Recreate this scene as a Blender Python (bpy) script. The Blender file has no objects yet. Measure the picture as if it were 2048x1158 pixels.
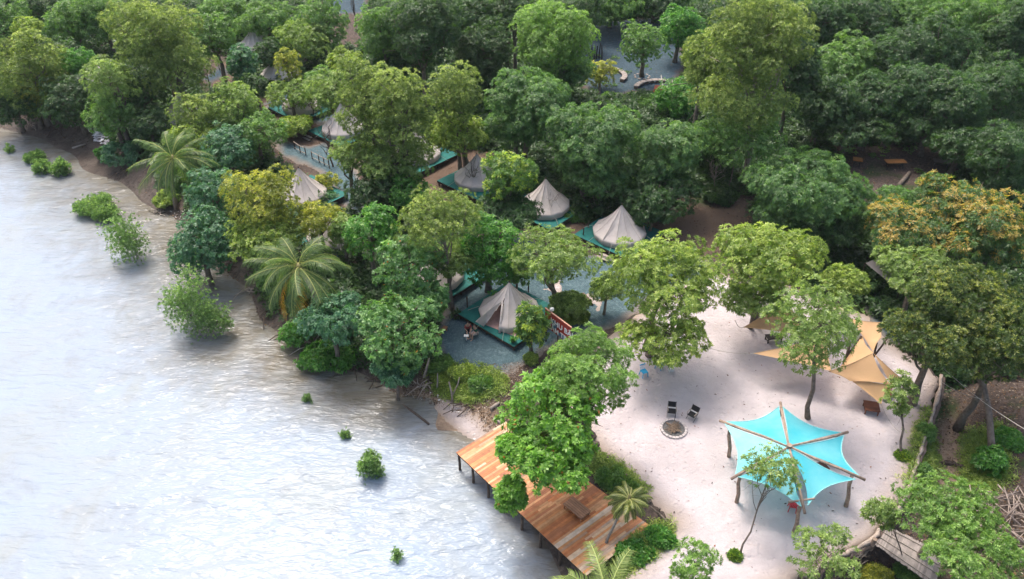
import bpy, bmesh, math, random
import numpy as np
from mathutils import Vector, Matrix

PI = math.pi
R_ = math.radians
scene = bpy.context.scene
COL = scene.collection

# ------------------------------------------------------------------ camera
CAMZ, PITCH, FPX = 38.0, R_(36.5), 1600.0
cam_d = bpy.data.cameras.new("camera")
cam = bpy.data.objects.new("camera", cam_d)
COL.objects.link(cam)
cam.location = (0, 0, CAMZ)
cam.rotation_euler = (PI / 2 - PITCH, 0, 0)
cam_d.sensor_width = 36.0
cam_d.lens = 36.0 * FPX / 2048.0
cam_d.clip_start = 0.5
cam_d.clip_end = 3000
scene.camera = cam

# ------------------------------------------------------------------ light
SUN_EL, SUN_AZ = R_(60), R_(-28)          # azimuth from +Y (away from the camera), towards -X
world = bpy.data.worlds.new("World")
scene.world = world
world.use_nodes = True
wn = world.node_tree
sky = wn.nodes.new("ShaderNodeTexSky")
sky.sky_type = 'NISHITA'
sky.sun_disc = False
sky.sun_elevation = SUN_EL
sky.sun_rotation = SUN_AZ
sky.air_density = 1.0
sky.dust_density = 6.0
sky.ozone_density = 1.0
bg = wn.nodes["Background"]
wn.links.new(sky.outputs[0], bg.inputs[0])
bg.inputs[1].default_value = 0.15
sun_d = bpy.data.lights.new("sun", 'SUN')
sun_d.energy = 1.15
sun_d.angle = R_(14)
sun_d.color = (1.0, 0.98, 0.95)
sun = bpy.data.objects.new("sun", sun_d)
COL.objects.link(sun)
sdir = Vector((math.cos(SUN_EL) * math.sin(SUN_AZ), math.cos(SUN_EL) * math.cos(SUN_AZ), math.sin(SUN_EL)))
sun.rotation_euler = sdir.to_track_quat('Z', 'Y').to_euler()
sun.location = (0, 60, 90)
scene.view_settings.view_transform = 'Standard'
scene.view_settings.look = 'None'
scene.view_settings.exposure = 1.15
scene.view_settings.gamma = 1.0
scene.render.resolution_x, scene.render.resolution_y = 1024, 579
cy = scene.cycles
cy.max_bounces = 5
cy.diffuse_bounces = 3
cy.glossy_bounces = 2
cy.transmission_bounces = 3
cy.transparent_max_bounces = 4
cy.caustics_reflective = False
cy.caustics_refractive = False

# ------------------------------------------------------------------ pixel helpers (full-size photograph pixels)
SP, CP = math.sin(PITCH), math.cos(PITCH)

def ray(px, py):
    u = (px - 1024.0) / FPX
    v = (py - 579.0) / FPX
    return Vector((u, CP - v * SP, -SP - v * CP))

def W(px, py, z=0.0):
    d = ray(px, py)
    t = (CAMZ - z) / -d.z
    return Vector((d.x * t, d.y * t, z))

def depth_at(p):
    return p[1] * CP + (CAMZ - p[2]) * SP

def scale_at(p):                      # photo pixels per metre
    return FPX / depth_at(p)

def poly_w(pts, z=0.0):
    return np.array([W(x, y, z)[:2] for x, y in pts])

def seg_dist(P, A, B):
    d = B - A
    t = np.clip(((P - A) @ d) / max(1e-9, float(d @ d)), 0, 1)
    return np.linalg.norm(P - (A + t[:, None] * d), axis=1)

def line_dist(P, L):
    out = np.full(len(P), 1e9)
    for i in range(len(L) - 1):
        out = np.minimum(out, seg_dist(P, L[i], L[i + 1]))
    return out

def inside(P, L):
    x, y = P[:, 0], P[:, 1]
    c = np.zeros(len(P), bool)
    n = len(L)
    for i in range(n):
        x1, y1 = L[i]
        x2, y2 = L[(i + 1) % n]
        if y1 == y2:
            continue
        m = ((y1 > y) != (y2 > y)) & (x < (x2 - x1) * (y - y1) / (y2 - y1) + x1)
        c ^= m
    return c

def sdist(P, L):                      # + inside
    d = line_dist(P, np.vstack([L, L[:1]]))
    return np.where(inside(P, L), d, -d)

def fnoise(P, s, seed=0):             # cheap smooth noise, about -1..1
    r = np.random.RandomState(seed)
    o = np.zeros(len(P))
    for k in range(6):
        a = r.uniform(0, 2 * PI)
        f = r.uniform(.6, 1.7) / s
        o += np.sin((P[:, 0] * math.cos(a) + P[:, 1] * math.sin(a)) * f + r.uniform(0, 6.28)) / 2.4
    return o / 1.6

# ------------------------------------------------------------------ terrain
WATER_Z = -1.5
shore_px = [(-900, 170), (-300, 225), (0, 243), (110, 262), (175, 285), (235, 330), (300, 390), (362, 420), (402, 470), (468, 532),
            (505, 565), (530, 630), (610, 680), (715, 735), (800, 778), (868, 775), (905, 800), (985, 868), (1030, 950), (1075, 1030),
            (1120, 1080), (1160, 1150), (1230, 1300)]
SH = poly_w(shore_px, -1.2)
land_poly = np.vstack([SH, [[SH[-1][0] + 3, -60], [600, -60], [900, 1400], [-1500, 1400], [-1500, SH[0][1]]]])
ravine_px = [(1885, 700), (1905, 800), (1900, 880), (1925, 960), (1880, 1060), (1800, 1130), (1650, 1190), (1500, 1260)]
RV = poly_w(ravine_px, -0.5)
sand_px = [(1120, 800), (1195, 903), (1215, 920), (1245, 948), (1280, 985), (1345, 1048), (1300, 1085), (1250, 1140), (1215, 1250), (1500, 1220), (1640, 1132),
           (1735, 1085), (1768, 1045), (1800, 1005), (1822, 958), (1850, 850), (1882, 762), (1862, 735), (1790, 690), (1740, 630),
           (1640, 600), (1580, 570), (1490, 555), (1400, 540), (1330, 585), (1260, 640), (1180, 700), (1130, 760)]
SANDP = poly_w(sand_px)

def sand_sd(P):
    return sdist(P, SANDP)

def height(P):
    P = np.asarray(P, float).reshape(-1, 2)
    d = line_dist(P, SH)
    s = np.where(inside(P, land_poly), d, -d)
    s = s + fnoise(P, 2.2, 3) * .5
    flat = np.maximum(np.exp(-((P[:, 0] + 48) ** 2 + (P[:, 1] - 75) ** 2) / 200), np.exp(-((P[:, 0] + 5.5) ** 2 + (P[:, 1] - 37.5) ** 2) / 12))
    z = np.where(s > 0, WATER_Z + .15 + 1.35 * np.clip(s / 3.0, 0, 1) ** .8, WATER_Z + .15 + s * (.32 - .25 * flat))
    z = np.maximum(z, WATER_Z - 2.5)
    z = z + fnoise(P, 1.6, 5) * .05 + fnoise(P, 6, 6) * .06
    far = np.clip((P[:, 1] - 55) / 60, 0, 1)
    land = np.clip((s - 4) / 6, 0, 1)
    z = z + far * land * (1.2 + fnoise(P, 14, 7) * .7)
    rv = line_dist(P, RV)
    ssd = sand_sd(P)
    z = z - 1.5 * np.exp(-(rv / 2.6) ** 2) * (ssd < 0)
    # outer edge of the sand terrace towards the deck drops
    z = np.where(ssd > -.3, z * (1 - np.clip(ssd + .3, 0, 1)) + 0.0, z)
    return z

def gz(x, y):
    return float(height([[x, y]])[0])

def G(px, py, dz=0.0):                # photo pixel -> point on the ground
    z = 0.0
    for _ in range(5):
        p = W(px, py, z)
        z = gz(p.x, p.y)
    return Vector((p.x, p.y, z + dz))

# ------------------------------------------------------------------ materials
MATS = {}

def nodemat(name, rough=.8, spec=.3):
    m = bpy.data.materials.new(name)
    m.use_nodes = True
    nt = m.node_tree
    b = nt.nodes["Principled BSDF"]
    b.inputs["Roughness"].default_value = rough
    b.inputs["Specular IOR Level"].default_value = spec
    return m, nt, b

def ramp(nt, fac, stops):
    r = nt.nodes.new("ShaderNodeValToRGB")
    el = r.color_ramp.elements
    while len(el) < len(stops):
        el.new(.5)
    for e, (p, c) in zip(el, stops):
        e.position = p
        e.color = (*c, 1)
    nt.links.new(fac, r.inputs[0])
    return r.outputs[0]

def noise(nt, scale, detail=4, rough=.6, vec=None, distort=0):
    n = nt.nodes.new("ShaderNodeTexNoise")
    n.inputs["Scale"].default_value = scale
    n.inputs["Detail"].default_value = detail
    n.inputs["Roughness"].default_value = rough
    n.inputs["Distortion"].default_value = distort
    if vec is None:
        vec = objpos(nt)
    nt.links.new(vec, n.inputs["Vector"])
    return n.outputs[0]

def objpos(nt):
    t = nt.nodes.get("obj_coord")
    if not t:
        t = nt.nodes.new("ShaderNodeTexCoord")
        t.name = "obj_coord"
    return t.outputs["Object"]

def mix(nt, fac, a, b, mode='MIX'):
    m = nt.nodes.new("ShaderNodeMix")
    m.data_type = 'RGBA'
    m.blend_type = mode
    for s, v in ((0, fac), (6, a), (7, b)):
        if hasattr(v, "links") or hasattr(v, "is_linked"):
            nt.links.new(v, m.inputs[s])
        elif s == 0:
            m.inputs[0].default_value = v
        else:
            m.inputs[s].default_value = (*v, 1)
    return m.outputs[2]

def mapr(nt, v, a, b, c=0, d=1):
    m = nt.nodes.new("ShaderNodeMapRange")
    for i, x in ((1, a), (2, b), (3, c), (4, d)):
        m.inputs[i].default_value = x
    nt.links.new(v, m.inputs[0])
    return m.outputs[0]

def bump(nt, b, h, strength=.5, dist=.1):
    n = nt.nodes.new("ShaderNodeBump")
    n.inputs["Strength"].default_value = strength
    n.inputs["Distance"].default_value = dist
    nt.links.new(h, n.inputs["Height"])
    nt.links.new(n.outputs[0], b.inputs["Normal"])

def attr(nt, name, out="Fac"):
    a = nt.nodes.new("ShaderNodeAttribute")
    a.attribute_name = name
    return a.outputs[out]

def simple(name, c, rough=.8, var=.25, scale=3.0, spec=.3, bmp=.3, c2=None):
    if name in MATS:
        return MATS[name]
    m, nt, b = nodemat(name, rough, spec)
    n = noise(nt, scale, 5)
    c2 = c2 or tuple(x * (1 - var) for x in c)
    col = ramp(nt, n, [(.3, c2), (.7, tuple(min(1, x * (1 + var * .5)) for x in c))])
    nt.links.new(col, b.inputs["Base Color"])
    if bmp:
        bump(nt, b, noise(nt, scale * 6, 3), bmp, .03)
    MATS[name] = m
    return m

def leafmat():
    m, nt, b = nodemat("leaf", .42, .5)
    col = attr(nt, "tint", "Color")
    nt.links.new(col, b.inputs["Base Color"])
    tr = nt.nodes.new("ShaderNodeBsdfTranslucent")
    c2 = mix(nt, 1.0, col, (1.25, 1.35, .6), 'MULTIPLY')
    nt.links.new(c2, tr.inputs[0])
    ms = nt.nodes.new("ShaderNodeMixShader")
    ms.inputs[0].default_value = .45
    nt.links.new(b.outputs[0], ms.inputs[1])
    nt.links.new(tr.outputs[0], ms.inputs[2])
    nt.links.new(ms.outputs[0], nt.nodes["Material Output"].inputs[0])
    return m

LEAF = leafmat()
BARK = simple("bark", (.19, .155, .125), .9, .45, 4, .1, .6)
BARKD = simple("bark_brown", (.12, .09, .07), .9, .45, 4, .1, .6)
PALE = simple("bleached_wood", (.36, .30, .25), .85, .35, 5, .15, .5)

# ------------------------------------------------------------------ object helpers
def mesh_np(name, V, F, mat, cols=None, smooth=False, attrs=None):
    """V (n,3); F (m,4) or (m,3) int array, or list of lists"""
    me = bpy.data.meshes.new(name)
    V = np.asarray(V, np.float32)
    if isinstance(F, np.ndarray):
        k = F.shape[1]
        me.vertices.add(len(V))
        me.vertices.foreach_set("co", V.ravel())
        me.loops.add(F.size)
        me.loops.foreach_set("vertex_index", F.ravel().astype(np.int32))
        me.polygons.add(len(F))
        me.polygons.foreach_set("loop_start", np.arange(0, F.size, k, dtype=np.int32))
        me.update(calc_edges=True)
    else:
        me.from_pydata([tuple(map(float, v)) for v in V], [], F)
    if cols is not None:
        a = me.color_attributes.new("tint", 'FLOAT_COLOR', 'POINT')
        c = np.ones((len(V), 4), np.float32)
        c[:, :3] = cols
        a.data.foreach_set("color", c.ravel())
    for k_, v_ in (attrs or {}).items():
        a = me.attributes.new(k_, 'FLOAT', 'POINT')
        a.data.foreach_set("value", np.asarray(v_, np.float32))
    if smooth:
        me.polygons.foreach_set("use_smooth", np.ones(len(me.polygons), bool))
    if mat:
        me.materials.append(mat)
    return me

def link(name, me, parent=None, loc=None, rz=0):
    o = bpy.data.objects.new(name, me)
    COL.objects.link(o)
    if parent:
        o.parent = parent
    if loc is not None:
        o.location = loc
    if rz:
        o.rotation_euler = (0, 0, rz)
    return o

def tag(o, label=None, cat=None, group=None, kind=None):
    if label: o["label"] = label
    if cat: o["category"] = cat
    if group: o["group"] = group
    if kind: o["kind"] = kind
    return o

def thing(name, label, cat, loc=(0, 0, 0), rz=0, group=None):
    return tag(link(name, None, None, loc, rz), label, cat, group)

class MB:
    """collects shapes, builds one mesh"""
    def __init__(s):
        s.v, s.f, s.c = [], [], []
    def add(s, vs, fs, c=None):
        n = len(s.v)
        s.v += [tuple(v) for v in vs]
        s.f += [[i + n for i in f] for f in fs]
        s.c += [c or (1, 1, 1)] * len(vs)
        return s
    def box(s, c, size, rz=0, rx=0, ry=0, col=None):
        M = Matrix.Translation(c) @ Matrix.Rotation(rz, 4, 'Z') @ Matrix.Rotation(ry, 4, 'Y') @ Matrix.Rotation(rx, 4, 'X')
        a, b, d = (x / 2 for x in size)
        vs = [M @ Vector((x, y, z)) for x in (-a, a) for y in (-b, b) for z in (-d, d)]
        return s.add(vs, [(0, 1, 3, 2), (4, 6, 7, 5), (0, 4, 5, 1), (2, 3, 7, 6), (0, 2, 6, 4), (1, 5, 7, 3)], col)
    def beam(s, a, b, w, h, col=None):
        a, b = Vector(a), Vector(b)
        d = (b - a).normalized()
        up = Vector((0, 0, 1)) if abs(d.z) < .95 else Vector((1, 0, 0))
        x = d.cross(up).normalized() * w / 2
        z = x.normalized().cross(d) * h / 2
        vs = [a - x - z, a + x - z, a + x + z, a - x + z, b - x - z, b + x - z, b + x + z, b - x + z]
        return s.add(vs, [(3, 2, 1, 0), (4, 5, 6, 7), (0, 1, 5, 4), (1, 2, 6, 5), (2, 3, 7, 6), (3, 0, 4, 7)], col)
    def tube(s, pts, rad, n=6, col=None, cap=True):
        pts = [Vector(p) for p in pts]
        if not hasattr(rad, "__len__"):
            rad = [rad] * len(pts)
        vs, fs = [], []
        px = None
        for i, p in enumerate(pts):
            d = (pts[min(i + 1, len(pts) - 1)] - pts[max(i - 1, 0)]).normalized()
            if px is None:
                px = d.cross(Vector((0, 0, 1)) if abs(d.z) < .9 else Vector((1, 0, 0))).normalized()
            else:
                px = (px - d * px.dot(d)).normalized()
            py = d.cross(px)
            for k in range(n):
                a = 2 * PI * k / n
                vs.append(p + (px * math.cos(a) + py * math.sin(a)) * rad[i])
        for i in range(len(pts) - 1):
            for k in range(n):
                k2 = (k + 1) % n
                fs.append((i * n + k, i * n + k2, (i + 1) * n + k2, (i + 1) * n + k))
        if cap:
            fs.append(tuple(range(n))[::-1])
            fs.append(tuple((len(pts) - 1) * n + k for k in range(n)))
        return s.add(vs, fs, col)
    def build(s, name, mat, parent=None, smooth=False, loc=None, rz=0):
        me = bpy.data.meshes.new(name)
        me.from_pydata(s.v, [], s.f)
        a = me.color_attributes.new("tint", 'FLOAT_COLOR', 'POINT')
        c = np.ones((len(s.v), 4), np.float32)
        c[:, :3] = s.c
        a.data.foreach_set("color", c.ravel())
        if smooth:
            me.polygons.foreach_set("use_smooth", np.ones(len(me.polygons), bool))
        me.materials.append(mat)
        return link(name, me, parent, loc, rz)

def copy_tree(o, parent=None):
    c = o.copy()
    COL.objects.link(c)
    c.parent = parent
    for ch in list(o.children):
        copy_tree(ch, c)
    return c

# ------------------------------------------------------------------ setting: ground sheet
def axis(lo, hi, step, outer_lo, outer_hi):
    a = np.arange(lo, hi + 1e-6, step)
    L, x, s = [], lo, step
    while x > outer_lo:
        s *= 1.35; x -= s; L.append(x)
    U, x, s = [], a[-1], step
    while x < outer_hi:
        s *= 1.35; x += s; U.append(x)
    return np.array(L[::-1] + list(a) + U)

def grid_mesh(name, xs, ys, zf, mat, attrs=None, mask=None):
    X, Y = np.meshgrid(xs, ys)
    P = np.stack([X.ravel(), Y.ravel()], 1)
    Z = zf(P)
    nx, ny = len(xs), len(ys)
    i = np.arange(nx * ny).reshape(ny, nx)
    F = np.stack([i[:-1, :-1].ravel(), i[:-1, 1:].ravel(), i[1:, 1:].ravel(), i[1:, :-1].ravel()], 1)
    V = np.column_stack([P, Z])
    at = {k: f(P) for k, f in (attrs or {}).items()}
    if mask is not None:
        keep = mask(P)
        F = F[keep[F].any(axis=1)]
        used = np.unique(F)
        remap = -np.ones(len(V), int)
        remap[used] = np.arange(len(used))
        F = remap[F]
        V = V[used]
        at = {k: v[used] for k, v in at.items()}
    return mesh_np(name, V, F, mat, attrs=at, smooth=True)

def shore_sd(P):
    d = line_dist(P, SH)
    return np.where(inside(P, land_poly), d, -d)

# leaf-littered earth
m, nt, b = nodemat("leaf_littered_earth", .95, .15)
n1, n2, n3 = noise(nt, .25, 5), noise(nt, 5, 6, .75), noise(nt, 28, 3, .8)
litter = ramp(nt, n2, [(.25, (.035, .028, .025)), (.5, (.095, .072, .060)), (.72, (.18, .135, .11))])
green = ramp(nt, n2, [(.3, (.03, .045, .02)), (.7, (.07, .10, .035))])
base = mix(nt, mapr(nt, n1, .52, .62), litter, green)
red = ramp(nt, n3, [(.3, (.095, .065, .05)), (.7, (.21, .145, .105))])
base = mix(nt, mapr(nt, attr(nt, "reddish"), 0, 1), base, red)
mud = ramp(nt, noise(nt, 1.5, 6, .7, distort=1.0), [(.3, (.038, .031, .027)), (.5, (.10, .078, .063)), (.75, (.17, .135, .112))])
base = mix(nt, mapr(nt, attr(nt, "shore"), 2.4, 1.0), base, mud)
sandy = ramp(nt, n2, [(.3, (.22, .15, .10)), (.7, (.42, .31, .22))])
base = mix(nt, mapr(nt, attr(nt, "sandy"), 0, 1), base, sandy)
nt.links.new(base, b.inputs["Base Color"])
nt.links.new(mapr(nt, attr(nt, "shore"), 0.2, 2.5, .35, .95), b.inputs["Roughness"])
bump(nt, b, noise(nt, 9, 6, .8), .9, .12)
EARTH = m

red_zones = [poly_w(q) for q in (
    [(560, 235), (640, 240), (700, 300), (620, 330), (540, 290)], [(840, 330), (960, 300), (1010, 360), (900, 440), (820, 400)],
    [(1110, 440), (1180, 430), (1200, 490), (1130, 500)], [(1220, 380), (1420, 420), (1480, 400), (1500, 460), (1400, 520), (1300, 470)],
    [(440, 130), (480, 140), (470, 190), (420, 190)], [(540, 180), (590, 190), (560, 230), (520, 220)], [(600, 340), (700, 420), (640, 480), (560, 430)],
    [(820, 540), (900, 550), (880, 620), (800, 600)])]
sandy_zones = [poly_w(q, -.8) for q in ([(1880, 830), (1935, 800), (1950, 880), (1945, 990), (1870, 960)], [(875, 800), (930, 800), (1010, 850), (950, 930), (900, 870)],
                                    [(840, 760), (900, 790), (920, 850), (830, 850), (790, 800)])]

def zone(polys, soft=1.2):
    def f(P):
        o = np.zeros(len(P))
        for q in polys:
            o = np.maximum(o, np.clip(.5 + (sdist(P, q) + fnoise(P, .9, 11) * .5) / soft, 0, 1))
        return o
    return f

xs = axis(-62, 62, .5, -700, 700)
ys = axis(14, 130, .5, -150, 1300)
me = grid_mesh("ground", xs, ys, height, EARTH, {"shore": shore_sd, "reddish": zone(red_zones), "sandy": zone(sandy_zones)})
tag(link("ground", me), kind="structure")

def sheet(name, poly, mat, dz=.03, edge=.35, rag=.35, step=.3, nsc=.8, seed=1):
    lo, hi = poly.min(0) - 1.5, poly.max(0) + 1.5
    xs, ys = np.arange(lo[0], hi[0], step), np.arange(lo[1], hi[1], step)
    sdf = lambda P: sdist(P, poly) + (fnoise(P, nsc, seed) + .6 * fnoise(P, nsc * .4, seed + 50)) * rag
    def zf(P):
        s = sdf(P)
        return height(P) + np.clip(s / edge, -1, 1) * dz * 1.2 + np.where(s < 0, -.05, 0)
    me = grid_mesh(name, xs, ys, zf, mat, {"edge": sdf}, mask=lambda P: sdf(P) > -.6)
    return tag(link(name, me), kind="structure")

# pale sand
m, nt, b = nodemat("pale_sand", .95, .1)
c = ramp(nt, noise(nt, .35, 5, .6), [(.3, (.44, .388, .388)), (.7, (.60, .53, .53))])
c = mix(nt, mapr(nt, noise(nt, 7, 5, .8), .58, .75, 0, .35), c, (.36, .31, .295))
c = mix(nt, mapr(nt, noise(nt, 1.1, 6, .7, distort=1.5), .58, .7, 0, .3), c, (.55, .42, .34))
tan_ = mix(nt, mapr(nt, attr(nt, "edge"), 0, 1.6), (.36, .28, .22), c)
nt.links.new(tan_, b.inputs["Base Color"])
vz = nt.nodes.new("ShaderNodeTexVoronoi"); vz.inputs["Scale"].default_value = 1.9
nt.links.new(objpos(nt), vz.inputs["Vector"])
hh_ = nt.nodes.new("ShaderNodeMath"); hh_.operation = 'MULTIPLY_ADD'
nt.links.new(mapr(nt, vz.outputs["Distance"], 0, .28), hh_.inputs[0]); hh_.inputs[1].default_value = .45
nt.links.new(noise(nt, 2.6, 8, .8, distort=.5), hh_.inputs[2])
bump(nt, b, hh_.outputs[0], .9, .15)
SAND = m
sheet("sand", SANDP, SAND, .03, .35, .12)
sheet("sand_drift", poly_w([(1085, 574), (1115, 565), (1150, 588), (1190, 584), (1215, 600), (1216, 622), (1196, 628), (1172, 612), (1150, 600), (1115, 588)]), SAND, .05, .5, .75, step=.2, nsc=.5, seed=4)
sheet("shore_sand", poly_w([(880, 790), (925, 805), (1000, 855), (1010, 900), (960, 900), (905, 850), (860, 800)], -1), SAND, .05, .35, .4, seed=9)

# blue-grey gravel
m, nt, b = nodemat("blue_grey_gravel", .9, .3)
c = ramp(nt, noise(nt, 1.6, 8, .8, distort=1.8), [(.3, (.040, .075, .085)), (.52, (.082, .140, .155)), (.72, (.24, .32, .34))])
vor = nt.nodes.new("ShaderNodeTexVoronoi")
vor.inputs["Scale"].default_value = 9
nt.links.new(objpos(nt), vor.inputs["Vector"])
c = mix(nt, mapr(nt, vor.outputs['Distance'], .1, .7, .0, .45), c, (.05, .075, .09))
brown = mix(nt, mapr(nt, attr(nt, "edge"), -.1, .9), (.23, .17, .13), c)
nt.links.new(brown, b.inputs["Base Color"])
bump(nt, b, vor.outputs["Distance"], .7, .06)
GRAV = m
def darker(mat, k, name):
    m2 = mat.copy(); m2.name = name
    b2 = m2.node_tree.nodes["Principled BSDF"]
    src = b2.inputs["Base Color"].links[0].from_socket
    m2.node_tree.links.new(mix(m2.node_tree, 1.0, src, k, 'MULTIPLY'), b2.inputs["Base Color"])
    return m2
GRAV_SHADE = darker(GRAV, (.52, .55, .62), "shade_tinted_gravel")  # forest shade put into the gravel colour by a darker copy
sheet("gravel_yard", poly_w([(870, 690), (893, 730), (950, 748), (1010, 755), (1062, 728), (1105, 700), (1180, 665), (1250, 650), (1300, 600), (1420, 560),
                             (1430, 520), (1330, 505), (1230, 515), (1130, 500), (1040, 462), (1000, 500), (950, 560), (890, 600)]), GRAV, .04, .35, .35, seed=21)
sheet("gravel_path", poly_w([(535, 290), (560, 278), (590, 290), (620, 300), (650, 292), (690, 320), (715, 345), (740, 400), (735, 432), (700, 436), (672, 392), (625, 345), (570, 320)]), GRAV, .05, .4, .3, seed=22)
sheet("gravel_clearing", poly_w([(1140, 170), (1150, 110), (1180, 60), (1340, 50), (1372, 150), (1330, 195), (1270, 195), (1200, 205)]), GRAV_SHADE, .05, .5, .3, seed=23)
sheet("gravel_patch", poly_w([(1720, 600), (1770, 580), (1830, 610), (1850, 680), (1780, 690), (1740, 650)]), GRAV, .05, .4, .3, seed=24)
sheet("forest_path", poly_w([(520, 215), (570, 190), (660, 215), (720, 240), (640, 260), (560, 240)]), GRAV, .05, .4, .3, seed=25)
sheet("far_path", poly_w([(400, 165), (440, 140), (470, 150), (420, 180)]), GRAV_SHADE, .05, .4, .3, seed=26)
sheet("back_path", poly_w([(640, 20), (740, 10), (740, 45), (660, 50)]), GRAV_SHADE, .05, .4, .3, seed=27)

# water
m, nt, b = nodemat("water", .11, .27)
b.inputs["IOR"].default_value = 1.33
shr = attr(nt, "shore")
silt_reflect = ramp(nt, noise(nt, .25, 4, .55, distort=.5), [(.3, (.12, .105, .08)), (.55, (.155, .14, .11)), (.75, (.19, .18, .15))])  # muddy brown that doubles as tree reflection painted near the bank
deep = ramp(nt, noise(nt, .12, 5, .6, distort=1.5), [(.30, (.265, .295, .305)), (.5, (.265, .31, .36)), (.7, (.265, .32, .39))])
wob = nt.nodes.new("ShaderNodeMath"); wob.operation = 'MULTIPLY_ADD'
nt.links.new(noise(nt, .35, 6, .7, distort=.4), wob.inputs[0]); wob.inputs[1].default_value = 1.2; nt.links.new(attr(nt, "silt_reflect"), wob.inputs[2])
fac = mapr(nt, wob.outputs[0], .62, 1.5)
nt.links.new(mix(nt, fac, deep, silt_reflect), b.inputs["Base Color"])
# ripples, stretched along the shore; steeper and crisper in the shallows
mp = nt.nodes.new("ShaderNodeMapping")
mp.inputs["Rotation"].default_value = (0, 0, R_(28))
mp.inputs["Scale"].default_value = (.6, 1.7, 1)
nt.links.new(objpos(nt), mp.inputs[0])
h1, h2, h3 = noise(nt, .5, 3, .5, mp.outputs[0], .3), noise(nt, 1.5, 3, .5, mp.outputs[0], .3), noise(nt, 4, 2, .5, mp.outputs[0], .2)
ad = nt.nodes.new("ShaderNodeMath"); ad.operation = 'MULTIPLY_ADD'
nt.links.new(h2, ad.inputs[0]); ad.inputs[1].default_value = .5; nt.links.new(h1, ad.inputs[2])
ad2 = nt.nodes.new("ShaderNodeMath"); ad2.operation = 'MULTIPLY_ADD'
nt.links.new(h3, ad2.inputs[0]); ad2.inputs[1].default_value = .09; nt.links.new(ad.outputs[0], ad2.inputs[2])
bump(nt, b, ad2.outputs[0], 1.0, .42)
for nd in nt.nodes:
    if nd.type == 'BUMP':
        nt.links.new(mapr(nt, shr, -20, -2, .4, .8), nd.inputs['Strength'])
WATER = m
wx = axis(-60, 20, 1.0, -700, 40)
wy = axis(10, 130, 1.0, -150, 1300)
def silt_reflect_f(P):
    wd = 3.5 + 8.5 * np.clip((P[:, 1] - 34) / 8, 0, 1)          # muddy brown with dark tree reflections painted in, wider beyond the deck
    return np.clip(1 + shore_sd(P) / wd, 0, 1)
me = grid_mesh("water", wx, wy, lambda P: np.full(len(P), WATER_Z), WATER, {"shore": shore_sd, "silt_reflect": silt_reflect_f}, mask=lambda P: shore_sd(P) < 5)
tag(link("water", me), kind="structure")

# ------------------------------------------------------------------ foliage generator
def unit(a):
    return a / np.maximum(1e-6, np.linalg.norm(a, axis=-1, keepdims=True))

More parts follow.
